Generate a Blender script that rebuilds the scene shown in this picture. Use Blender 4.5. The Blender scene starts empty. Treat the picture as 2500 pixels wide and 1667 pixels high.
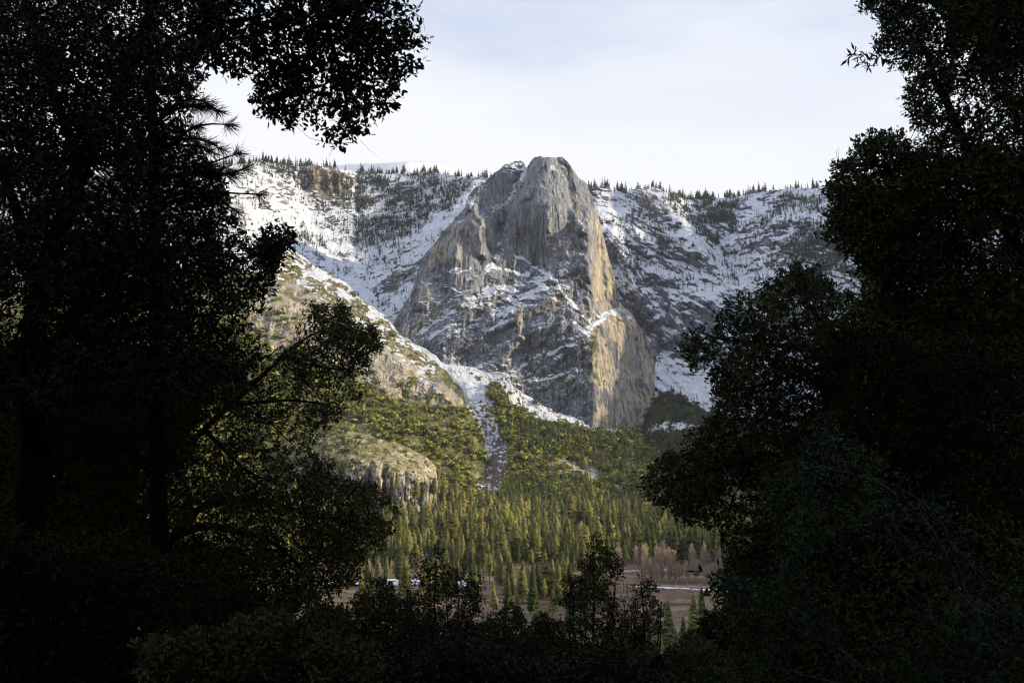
import bpy, math, random, os
import numpy as np

random.seed(7)
RNG = np.random.default_rng(11)
scene = bpy.context.scene
COL = scene.collection

# ------------------------------------------------------------------ camera model (photo is 2500 x 1667, 28 mm lens)
F = 2500 * 28 / 36.0
PITCH = math.radians(6.6)
EYE = np.array([0.0, 0.0, 150.0])
CP, SP = math.cos(PITCH), math.sin(PITCH)


def at(px, py, Y):
    """world point seen at photo pixel (px, py) standing Y metres to the south"""
    px = np.asarray(px, float); py = np.asarray(py, float); Y = np.asarray(Y, float)
    dx = (px - 1250) / F
    dy = (833.5 - py) / F
    ry = CP - dy * SP
    rz = SP + dy * CP
    t = Y / ry
    return np.stack(np.broadcast_arrays(dx * t, Y + 0 * dx, EYE[2] + rz * t), -1)


def to_px(P):
    P = np.asarray(P, float)
    x, y, z = P[..., 0], P[..., 1], P[..., 2] - EYE[2]
    c = y * CP + z * SP
    u = -y * SP + z * CP
    return 1250 + F * x / c, 833.5 - F * u / c


# ------------------------------------------------------------------ noise
def _hash(ix, iy, iz, seed):
    h = (ix.astype(np.uint32) * np.uint32(374761393) + iy.astype(np.uint32) * np.uint32(668265263)
         + iz.astype(np.uint32) * np.uint32(2147483647) + np.uint32((seed * 974634777) & 0xffffffff))
    h = (h ^ (h >> np.uint32(13))) * np.uint32(1274126177)
    h = (h ^ (h >> np.uint32(16))) * np.uint32(2246822519)
    h = h ^ (h >> np.uint32(15))
    return h.astype(np.float32) * np.float32(2.0 / 4294967295.0) - np.float32(1)


def vnoise(P, seed=0):
    P = np.asarray(P, np.float32)
    i = np.floor(P)
    f = P - i
    i = i.astype(np.int64)
    w = f * f * f * (f * (f * 6 - 15) + 10)
    x0, y0, z0 = i[..., 0], i[..., 1], i[..., 2]
    wx, wy, wz = w[..., 0], w[..., 1], w[..., 2]
    r = 0
    for a in (0, 1):
        for b in (0, 1):
            for c in (0, 1):
                r = r + _hash(x0 + a, y0 + b, z0 + c, seed) * (wx if a else 1 - wx) * (wy if b else 1 - wy) * (wz if c else 1 - wz)
    return r


def fbm(P, octs=4, seed=0, lac=2.03, gain=0.5):
    P = np.asarray(P, np.float32)
    r = 0; a = 1.0; s = 0
    for o in range(octs):
        r = r + a * vnoise(P, seed + o * 17)
        s += a
        P = P * lac + 13.7
        a *= gain
    return r / s * 1.4


def ridged(P, octs=4, seed=0, lac=2.1, gain=0.5):
    P = np.asarray(P, np.float32)
    r = 0; a = 1.0; s = 0
    for o in range(octs):
        r = r + a * (1 - 2.0 * np.abs(vnoise(P, seed + o * 31)))
        s += a
        P = P * lac + 7.3
        a *= gain
    return r / s


def sstep(a, b, x):
    t = np.clip((x - a) / (b - a + 1e-9), 0, 1)
    return t * t * (3 - 2 * t)


def lerp(a, b, t):
    t = np.asarray(t)[..., None] if np.ndim(a) == 1 or (np.ndim(b) == 1) else t
    return a * (1 - t) + b * t


def seg_dist(px, py, pts):
    """distance in pixels from points to a polyline, and the run (0..1) along it"""
    best = np.full(px.shape, 1e9); pts = np.asarray(pts, float)
    for (ax, ay), (bx, by) in zip(pts[:-1], pts[1:]):
        vx, vy = bx - ax, by - ay
        t = np.clip(((px - ax) * vx + (py - ay) * vy) / (vx * vx + vy * vy + 1e-9), 0, 1)
        d = np.hypot(px - ax - t * vx, py - ay - t * vy)
        best = np.minimum(best, d)
    return best


def in_poly(px, py, poly):
    poly = np.asarray(poly, float); inside = np.zeros(px.shape, bool)
    x0, y0 = poly[-1]
    for x1, y1 in poly:
        c = ((y1 > py) != (y0 > py)) & (px < (x0 - x1) * (py - y1) / (y0 - y1 + 1e-12) + x1)
        inside ^= c
        x0, y0 = x1, y1
    return inside


def poly_sd(px, py, poly):
    """signed distance to polygon edge in pixels, positive inside"""
    d = seg_dist(px, py, list(poly) + [poly[0]])
    return np.where(in_poly(px, py, poly), d, -d)


def tps(ctrl):
    c = np.asarray(ctrl, float)
    X = c[:, :2] / 500.0; v = c[:, 2]
    n = len(X)

    def U(r2):
        return 0.5 * r2 * np.log(r2 + 1e-12)
    D = ((X[:, None] - X[None]) ** 2).sum(-1)
    K = U(D) + np.eye(n) * 1e-4
    Pm = np.c_[np.ones(n), X]
    A = np.block([[K, Pm], [Pm.T, np.zeros((3, 3))]])
    w = np.linalg.solve(A, np.r_[v, 0, 0, 0])

    def f(px, py):
        x = px / 500.0; y = py / 500.0
        r = w[n] + w[n + 1] * x + w[n + 2] * y
        for k in range(n):
            r = r + w[k] * U((x - X[k, 0]) ** 2 + (y - X[k, 1]) ** 2)
        return r
    return f


# ------------------------------------------------------------------ mesh helpers
def mesh_from(name, V, faces, smooth=False, cols=None, loop_tot=4):
    """V (n,3), faces (m,k) all with k corners, or list of such arrays"""
    me = bpy.data.meshes.new(name)
    if not isinstance(faces, (list, tuple)):
        faces = [faces]
    faces = [np.asarray(f, np.int32) for f in faces if len(f)]
    V = np.asarray(V, np.float32)
    me.vertices.add(len(V)); me.vertices.foreach_set('co', V.ravel())
    nl = sum(f.size for f in faces); nf = sum(len(f) for f in faces)
    me.loops.add(nl); me.loops.foreach_set('vertex_index', np.concatenate([f.ravel() for f in faces]))
    starts = []; o = 0
    for f in faces:
        starts.append(o + np.arange(len(f)) * f.shape[1]); o += f.size
    me.polygons.add(nf); me.polygons.foreach_set('loop_start', np.concatenate(starts).astype(np.int32))
    if smooth:
        me.polygons.foreach_set('use_smooth', np.ones(nf, bool))
    if cols is not None:
        a = me.color_attributes.new('Col', 'FLOAT_COLOR', 'POINT')
        c = np.ones((len(V), 4), np.float32); cols = np.asarray(cols); c[:, :3] = cols[:, :3]
        a.data.foreach_set('color', c.ravel())
        if cols.shape[1] == 4:
            a = me.attributes.new('snow', 'FLOAT', 'POINT'); a.data.foreach_set('value', cols[:, 3].astype(np.float32))
    me.update(calc_edges=True)
    return me


def link(name, data, parent=None, mat=None):
    o = bpy.data.objects.new(name, data); COL.objects.link(o)
    if parent is not None:
        o.parent = parent
    if mat is not None and data is not None and len(data.materials) == 0:
        data.materials.append(mat)
    return o


def tag(o, label=None, cat=None, group=None, kind=None):
    if label: o['label'] = label
    if cat: o['category'] = cat
    if group: o['group'] = group
    if kind: o['kind'] = kind
    return o


# ------------------------------------------------------------------ materials
def new_mat(name):
    m = bpy.data.materials.new(name); m.use_nodes = True
    nt = m.node_tree; nt.nodes.clear()
    out = nt.nodes.new('ShaderNodeOutputMaterial'); b = nt.nodes.new('ShaderNodeBsdfPrincipled')
    nt.links.new(b.outputs[0], out.inputs[0])
    b.inputs['Roughness'].default_value = 0.9
    b.inputs['Specular IOR Level'].default_value = 0.15
    return m, nt, b


def terrain_mat(name, fine=0.35, bump=1.2, var=0.35, crack=None, depth=0.42):
    m, nt, b = new_mat(name)
    N = nt.nodes; L = nt.links
    at_ = N.new('ShaderNodeAttribute'); at_.attribute_name = 'Col'
    geo = N.new('ShaderNodeNewGeometry')
    n1 = N.new('ShaderNodeTexNoise'); n1.inputs['Scale'].default_value = fine; n1.inputs['Detail'].default_value = 5
    n1.inputs['Roughness'].default_value = 0.65
    L.new(geo.outputs['Position'], n1.inputs['Vector'])
    mr = N.new('ShaderNodeMapRange'); mr.inputs['From Min'].default_value = 0.3; mr.inputs['From Max'].default_value = 0.7
    mr.inputs['To Min'].default_value = 1 - var; mr.inputs['To Max'].default_value = 1 + var
    L.new(n1.outputs['Fac'], mr.inputs['Value'])
    mx = N.new('ShaderNodeMix'); mx.data_type = 'RGBA'; mx.blend_type = 'MULTIPLY'; mx.inputs[0].default_value = 1
    L.new(at_.outputs['Color'], mx.inputs['A']); L.new(mr.outputs[0], mx.inputs['B'])
    height = n1.outputs['Fac']; rockc = mx.outputs['Result']
    if crack:
        mp = N.new('ShaderNodeMapping'); mp.inputs['Scale'].default_value = crack; L.new(geo.outputs['Position'], mp.inputs[0])
        n3 = N.new('ShaderNodeTexNoise'); n3.inputs['Scale'].default_value = 1.0; n3.inputs['Detail'].default_value = 5; n3.inputs['Roughness'].default_value = 0.6
        n3.inputs['Distortion'].default_value = 0.4
        L.new(mp.outputs[0], n3.inputs['Vector'])
        sub = N.new('ShaderNodeMath'); sub.operation = 'SUBTRACT'; sub.inputs[1].default_value = 0.5; L.new(n3.outputs['Fac'], sub.inputs[0])
        ab = N.new('ShaderNodeMath'); ab.operation = 'ABSOLUTE'; L.new(sub.outputs[0], ab.inputs[0])
        ck = N.new('ShaderNodeMapRange'); ck.inputs['From Min'].default_value = 0.0; ck.inputs['From Max'].default_value = 0.045
        ck.inputs['To Min'].default_value = depth; ck.inputs['To Max'].default_value = 1.0; L.new(ab.outputs[0], ck.inputs['Value'])
        tone = N.new('ShaderNodeMapRange'); tone.inputs['From Min'].default_value = 0.3; tone.inputs['From Max'].default_value = 0.7
        tone.inputs['To Min'].default_value = 0.72; tone.inputs['To Max'].default_value = 1.25; L.new(n3.outputs['Fac'], tone.inputs['Value'])
        mu = N.new('ShaderNodeMath'); mu.operation = 'MULTIPLY'; L.new(ck.outputs[0], mu.inputs[0]); L.new(tone.outputs[0], mu.inputs[1])
        m2 = N.new('ShaderNodeMix'); m2.data_type = 'RGBA'; m2.blend_type = 'MULTIPLY'; m2.inputs[0].default_value = 1
        L.new(rockc, m2.inputs['A']); L.new(mu.outputs[0], m2.inputs['B']); rockc = m2.outputs['Result']
        hh = N.new('ShaderNodeMath'); hh.operation = 'MULTIPLY_ADD'; hh.inputs[1].default_value = 1.4; L.new(ck.outputs[0], hh.inputs[0]); L.new(n1.outputs['Fac'], hh.inputs[2])
        height = hh.outputs[0]
    sn = N.new('ShaderNodeAttribute'); sn.attribute_name = 'snow'
    n2 = N.new('ShaderNodeTexNoise'); n2.inputs['Scale'].default_value = fine * 1.3; n2.inputs['Detail'].default_value = 4
    n2.inputs['Roughness'].default_value = 0.7
    L.new(geo.outputs['Position'], n2.inputs['Vector'])
    ms = N.new('ShaderNodeMath'); ms.operation = 'MULTIPLY_ADD'; ms.inputs[1].default_value = 1.3; ms.inputs[2].default_value = -0.65
    L.new(n2.outputs['Fac'], ms.inputs[0])
    ad = N.new('ShaderNodeMath'); ad.operation = 'ADD'; L.new(ms.outputs[0], ad.inputs[0]); L.new(sn.outputs['Fac'], ad.inputs[1])
    st = N.new('ShaderNodeMapRange'); st.interpolation_type = 'SMOOTHSTEP'
    st.inputs['From Min'].default_value = -0.03; st.inputs['From Max'].default_value = 0.04
    L.new(ad.outputs[0], st.inputs['Value'])
    fin = N.new('ShaderNodeMix'); fin.data_type = 'RGBA'
    L.new(st.outputs[0], fin.inputs[0]); L.new(rockc, fin.inputs['A']); fin.inputs['B'].default_value = (0.80, 0.83, 0.90, 1)
    L.new(fin.outputs['Result'], b.inputs['Base Color'])
    bp = N.new('ShaderNodeBump'); bp.inputs['Strength'].default_value = 0.8; bp.inputs['Distance'].default_value = bump
    L.new(height, bp.inputs['Height']); L.new(bp.outputs[0], b.inputs['Normal'])
    return m


def foliage_mat(name, c1, c2, use_attr=False, rough=0.6, spec=0.3, trans=0.0, scale=0.6):
    m, nt, b = new_mat(name)
    N = nt.nodes; L = nt.links
    b.inputs['Roughness'].default_value = rough; b.inputs['Specular IOR Level'].default_value = spec
    geo = N.new('ShaderNodeNewGeometry'); oi = N.new('ShaderNodeObjectInfo')
    n1 = N.new('ShaderNodeTexNoise'); n1.inputs['Scale'].default_value = scale; n1.inputs['Detail'].default_value = 3
    L.new(geo.outputs['Position'], n1.inputs['Vector'])
    add = N.new('ShaderNodeMath'); add.operation = 'ADD'
    sc = N.new('ShaderNodeMath'); sc.operation = 'MULTIPLY_ADD'; sc.inputs[1].default_value = 0.6; sc.inputs[2].default_value = -0.3
    L.new(oi.outputs['Random'], sc.inputs[0])
    L.new(n1.outputs['Fac'], add.inputs[0]); L.new(sc.outputs[0], add.inputs[1])
    cr = N.new('ShaderNodeValToRGB')
    cr.color_ramp.elements[0].position = 0.3; cr.color_ramp.elements[0].color = (*c1, 1)
    cr.color_ramp.elements[1].position = 0.75; cr.color_ramp.elements[1].color = (*c2, 1)
    L.new(add.outputs[0], cr.inputs[0])
    last = cr.outputs[0]
    if use_attr:
        at_ = N.new('ShaderNodeAttribute'); at_.attribute_name = 'Col'
        mx = N.new('ShaderNodeMix'); mx.data_type = 'RGBA'; mx.blend_type = 'MULTIPLY'; mx.inputs[0].default_value = 1
        L.new(last, mx.inputs['A']); L.new(at_.outputs['Color'], mx.inputs['B']); last = mx.outputs['Result']
    L.new(last, b.inputs['Base Color'])
    if trans > 0:
        tr = N.new('ShaderNodeBsdfTranslucent'); L.new(last, tr.inputs[0])
        ms = N.new('ShaderNodeMixShader'); ms.inputs[0].default_value = trans
        out = [n for n in N if n.type == 'OUTPUT_MATERIAL'][0]
        L.new(b.outputs[0], ms.inputs[1]); L.new(tr.outputs[0], ms.inputs[2]); L.new(ms.outputs[0], out.inputs[0])
    return m


def bark_mat(name, c1, c2, scale=6.0, bump=0.02):
    m, nt, b = new_mat(name); b.inputs['Specular IOR Level'].default_value = 0.02
    N = nt.nodes; L = nt.links
    tc = N.new('ShaderNodeTexCoord')
    mp = N.new('ShaderNodeMapping'); mp.inputs['Scale'].default_value = (1, 1, 0.25)
    L.new(tc.outputs['Object'], mp.inputs[0])
    n1 = N.new('ShaderNodeTexNoise'); n1.inputs['Scale'].default_value = scale; n1.inputs['Detail'].default_value = 6
    L.new(mp.outputs[0], n1.inputs['Vector'])
    cr = N.new('ShaderNodeValToRGB')
    cr.color_ramp.elements[0].position = 0.35; cr.color_ramp.elements[0].color = (*c1, 1)
    cr.color_ramp.elements[1].position = 0.65; cr.color_ramp.elements[1].color = (*c2, 1)
    L.new(n1.outputs['Fac'], cr.inputs[0]); L.new(cr.outputs[0], b.inputs['Base Color'])
    bp = N.new('ShaderNodeBump'); bp.inputs['Distance'].default_value = bump
    L.new(n1.outputs['Fac'], bp.inputs['Height']); L.new(bp.outputs[0], b.inputs['Normal'])
    return m


M_PEAK = terrain_mat('tower_granite', 0.25, 1.5, 0.28, (0.14, 0.05, 0.018), 0.58)
M_ROCK = terrain_mat('granite_and_snow', 0.22, 1.8, 0.4, (0.06, 0.04, 0.07))
M_SLOPE = terrain_mat('slope_ground', 0.3, 1.4, 0.5, (0.14, 0.06, 0.03))
M_FLOOR = terrain_mat('meadow_ground', 0.12, 0.3, 0.35)
M_NEEDLE = foliage_mat('conifer_needles', (0.040, 0.048, 0.016), (0.175, 0.165, 0.052), True, 0.7, 0.2, 0.0, 0.15)
M_FAR = foliage_mat('far_forest_foliage', (0.054, 0.064, 0.032), (0.120, 0.130, 0.056), True, 0.8, 0.1, 0.0, 0.05)
M_BARK = bark_mat('conifer_bark', (0.05, 0.035, 0.022), (0.13, 0.085, 0.055), 2.0)
M_SNAG = bark_mat('bleached_wood', (0.22, 0.17, 0.13), (0.42, 0.34, 0.27), 1.0)
M_TWIG = bark_mat('bare_twigs', (0.42, 0.32, 0.23), (0.60, 0.48, 0.35), 0.5)
M_DARKBARK = bark_mat('oak_bark', (0.0018, 0.0015, 0.0014), (0.006, 0.005, 0.0045), 5.0, 0.01)  # near-black: canopy shade put into the bark colour
M_GREYBARK = bark_mat('pale_smooth_bark', (0.022, 0.021, 0.027), (0.05, 0.047, 0.056), 8.0, 0.004)
# ------------------------------------------------------------------ mountain sheets
ROCK_G = np.array([0.285, 0.296, 0.340]); ROCK_D = np.array([0.140, 0.147, 0.185]); ROCK_T = np.array([0.530, 0.445, 0.315])
SNOW = np.array([0.80, 0.83, 0.90]); OLIVE = np.array([0.135, 0.135, 0.045]); GRASS = np.array([0.290, 0.250, 0.120])
BRUSH = np.array([0.200, 0.140, 0.085]); SCREE = np.array([0.230, 0.190, 0.165]); DKGREEN = np.array([0.035, 0.045, 0.018])
SHEETS = {}


def mixc(c, d, t):
    t = np.clip(t, 0, 1)[..., None]
    return c * (1 - t) + d * t


def sheet(name, x0, x1, step, top, bot, ctrl, disp, paint, mat, jag=2.0, back=(12, 40, 120, 320), drop=0.9, label=None, ystep=None):
    xs = np.arange(x0, x1 + step, step)
    t_ = np.array(top, float); b_ = np.array(bot, float)
    ty = np.interp(xs, t_[:, 0], t_[:, 1]); by = np.interp(xs, b_[:, 0], b_[:, 1])
    j = np.stack([xs / 14.0, xs * 0, xs * 0], -1)
    ty = ty + jag * fbm(j, 4, 5) + 0.35 * jag * fbm(j * 5, 3, 9)
    nr = int(np.max(by - ty) / (ystep or step)) + 1
    tt = np.linspace(0, 1, nr)
    PX = np.repeat(xs[None], nr, 0); PY = ty[None] + (by - ty)[None] * tt[:, None]
    Y = tps(ctrl)(PX, PY)
    B = at(PX, PY, Y)
    Y = Y + disp(PX, PY, B, Y)
    P = at(PX, PY, Y)
    # normals
    du = np.gradient(P, axis=1); dv = np.gradient(P, axis=0)
    n = np.cross(dv, du); n /= np.linalg.norm(n, axis=-1, keepdims=True) + 1e-9
    n = np.where((n[..., 1:2] > 0), -n, n)
    C, SS = paint(PX, PY, P, n)
    C = np.concatenate([C, SS[..., None]], -1)
    # far side of the crest: the sheet turns over and falls away behind
    rows = []
    p0 = P[0]; c0 = C[0]
    away = p0 - EYE; away[:, 2] = 0; away /= np.linalg.norm(away, axis=1, keepdims=True)
    rp = []; rc = []
    for k, d in enumerate(back):
        q = p0 + away * d
        q[:, 2] = p0[:, 2] - drop * d * (0.25 + 0.75 * k / len(back))
        rp.append(q); rc.append(c0)
    P2 = np.concatenate([np.array(rp[::-1]), P], 0); C2 = np.concatenate([np.array(rc[::-1]), C], 0)
    nrr, nc = P2.shape[:2]
    idx = np.arange(nrr * nc).reshape(nrr, nc)
    f = np.stack([idx[:-1, :-1], idx[1:, :-1], idx[1:, 1:], idx[:-1, 1:]], -1).reshape(-1, 4)
    me = mesh_from(name, P2.reshape(-1, 3), f, True, C2.reshape(-1, 4))
    o = link(name, me, None, mat)
    tag(o, label, None, None, 'structure')
    SHEETS[name] = dict(PX=PX, PY=PY, P=P, n=n, C=C, xs=xs, ty=ty)
    return o


def step_line(PX, PY, pts, amp, w, fade=60, ends=22):
    """a ledge: the rock above the line stands amp metres further back"""
    pts = np.array(pts, float); o = np.argsort(pts[:, 0]); pts = pts[o]
    L = np.interp(PX, pts[:, 0], pts[:, 1])
    s = sstep(-w / 2, w / 2, L - PY) * (1 - np.clip((L - PY - w) / (fade * 4), 0, 1))
    e = sstep(pts[0, 0] - ends, pts[0, 0] + ends, PX) * (1 - sstep(pts[-1, 0] - ends, pts[-1, 0] + ends, PX))
    return amp * s * e


def groove(PX, PY, pts, amp, w):
    d = seg_dist(PX, PY, pts)
    return amp * np.exp(-(d / w) ** 2)


def wob(PX, PY, a=6, s=30.0, seed=3):
    q = np.stack([PX / s, PY / s, 0 * PX], -1)
    return PX + a * fbm(q, 3, seed), PY + a * fbm(q, 3, seed + 50)


def ledge_rot(P, ang):
    """coordinates along and across strata that dip at ang in the x-z plane"""
    c, s = math.cos(ang), math.sin(ang)
    a = P[..., 0] * c + P[..., 2] * s
    b = -P[..., 0] * s + P[..., 2] * c
    return a, b


# ---- Sentinel-like granite peak
PK_LEDGES = [  # points, depth step, width px
    ([(1256, 622), (1290, 640), (1318, 660), (1345, 676), (1378, 723), (1410, 752)], 26, 12),
    ([(1240, 660), (1290, 672), (1330, 700), (1360, 735)], 12, 7),
    ([(1222, 776), (1240, 763), (1263, 735), (1311, 709)], 26, 13),
    ([(1150, 738), (1187, 742), (1215, 750), (1240, 757)], 12, 8),
    ([(1180, 668), (1196, 650), (1222, 655)], 12, 9),
    ([(1190, 705), (1215, 700), (1240, 704), (1262, 712)], 12, 8),
    ([(1244, 912), (1297, 878), (1330, 858)], 14, 8),
    ([(1340, 866), (1380, 838), (1426, 811)], 16, 8),
    ([(1330, 848), (1360, 828), (1380, 816)], 8, 5),
    ([(1249, 938), (1300, 932), (1364, 915), (1420, 900)], 10, 7),
    ([(1024, 812), (1060, 785), (1106, 762)], 14, 7),
    ([(1050, 828), (1085, 800), (1110, 790)], 10, 6),
    ([(1060, 850), (1100, 815), (1120, 806)], 8, 5),
    ([(1090, 660), (1120, 664), (1150, 655)], 6, 5),
    ([(1380, 702), (1410, 714), (1440, 712)], 12, 9),
    ([(1440, 800), (1462, 782), (1475, 768), (1505, 760)], 18, 10),
    ([(1361, 520), (1380, 532), (1388, 545)], 8, 5),
    ([(1405, 540), (1420, 538), (1435, 535)], 8, 6),
    ([(1150, 905), (1168, 892), (1185, 906)], 8, 6),
    ([(1034, 690), (1090, 698), (1130, 712)], 4, 4),
]


def disp_peak(PX, PY, B, Y):
    wx, wy = wob(PX, PY, 9, 18)
    d = 0
    for pts, a, w in PK_LEDGES:
        d = d + step_line(wx, wy, pts, a * 0.8, w * 0.75, 70)
    # corners and flakes: faces that step back along vertical joints
    jn = 4.0 * fbm(np.stack([B[..., 0] / 42, B[..., 1] / 60, B[..., 2] / 150], -1), 3, 24)
    smooth = 1 - 0.6 * sstep(1425, 1450, PX)
    d = d + 3.4 * smooth * (np.floor(jn) + sstep(0.82, 1.0, jn - np.floor(jn)))
    a, b = ledge_rot(B, math.radians(30))
    jn = 4.0 * fbm(np.stack([a / 90, (b + 12 * fbm(B / 40.0, 2, 26)) / 30, B[..., 1] / 60], -1), 3, 25)
    d = d + 3.0 * smooth * sstep(600, 720, PY + 0.25 * (PX - 1250)) * (np.floor(jn) + sstep(0.8, 1.0, jn - np.floor(jn)))
    low = sstep(620, 720, PY + 0.25 * (PX - 1250))          # lower, broken half
    flank = sstep(1435, 1470, PX)
    # smooth faces with vertical flutes and cracks
    fl = np.stack([B[..., 0] / 26, B[..., 1] / 60, B[..., 2] / 210], -1)
    d = d + (1 - 0.35 * low) * 5.0 * smooth * ridged(fl, 4, 21)
    fl2 = np.stack([B[..., 0] / 7, B[..., 1] / 30, B[..., 2] / 60], -1)
    d = d + 1.8 * fbm(fl2, 3, 22)
    d = d + 10 * fbm(B / 120.0, 3, 2)
    # broken strata rising to the right
    a, b = ledge_rot(B, math.radians(28))
    wv = 14 * fbm(B / 45.0, 3, 33)
    pt = sstep(-0.35, 0.35, fbm(B / 75.0, 3, 34))
    st = np.stack([a / 45, (b + wv) / 17, B[..., 1] / 40], -1)
    d = d + low * (1 - 0.6 * flank) * (2.5 + 5.5 * pt) * fbm(st, 5, 31, gain=0.6)
    a2, b2 = ledge_rot(B, math.radians(-30))
    st2 = np.stack([a2 / 50, (b2 - wv) / 24, B[..., 1] / 60], -1)
    d = d + low * (1 - 0.6 * flank) * (2 + 4 * (1 - pt)) * ridged(st2, 4, 37)
    d = d + smooth * (1.2 + 1.6 * low) * fbm(B / 13.0, 5, 41, gain=0.62)
    # gully between the shoulder and the tower, corner cracks
    d = d + groove(wx, wy, [(1290, 395), (1263, 440), (1240, 500), (1225, 560), (1211, 620)], 26, 11)
    d = d + groove(wx, wy, [(1378, 400), (1388, 470), (1400, 545), (1404, 640), (1405, 740)], 12, 9)
    d = d + groove(wx, wy, [(1165, 520), (1170, 600), (1175, 650)], 10, 7)
    d = d + groove(wx, wy, [(1462, 600), (1474, 680), (1478, 740)], 14, 5)
    d = d + groove(wx, wy, [(1492, 660), (1497, 720), (1500, 745)], 12, 4)
    # pillars and flakes standing proud
    d = d - groove(wx, wy, [(1152, 505), (1172, 545), (1172, 620)], 28, 8) - groove(wx, wy, [(1060, 610), (1066, 680)], 16, 9) - groove(wx, wy, [(1120, 545), (1112, 620)], 14, 10)
    d = d - groove(wx, wy, [(1426, 556), (1438, 620), (1444, 735)], 34, 9)
    d = d - groove(wx, wy, [(1258, 545), (1260, 582)], 14, 5) - groove(wx, wy, [(1338, 495), (1340, 560)], 9, 4)
    d = d - groove(wx, wy, [(1270, 768), (1267, 828)], 24, 5) - groove(wx, wy, [(1372, 790), (1368, 830)], 16, 8) - groove(wx, wy, [(1404, 800), (1400, 830)], 12, 7) - groove(wx, wy, [(1175, 830), (1190, 860)], 10, 6)
    d = d - groove(wx, wy, [(1330, 480), (1329, 525)], 4, 4)
    d = d - groove(wx, wy, [(1450, 850), (1452, 960), (1440, 1040)], 14, 16)
    return d


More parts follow.
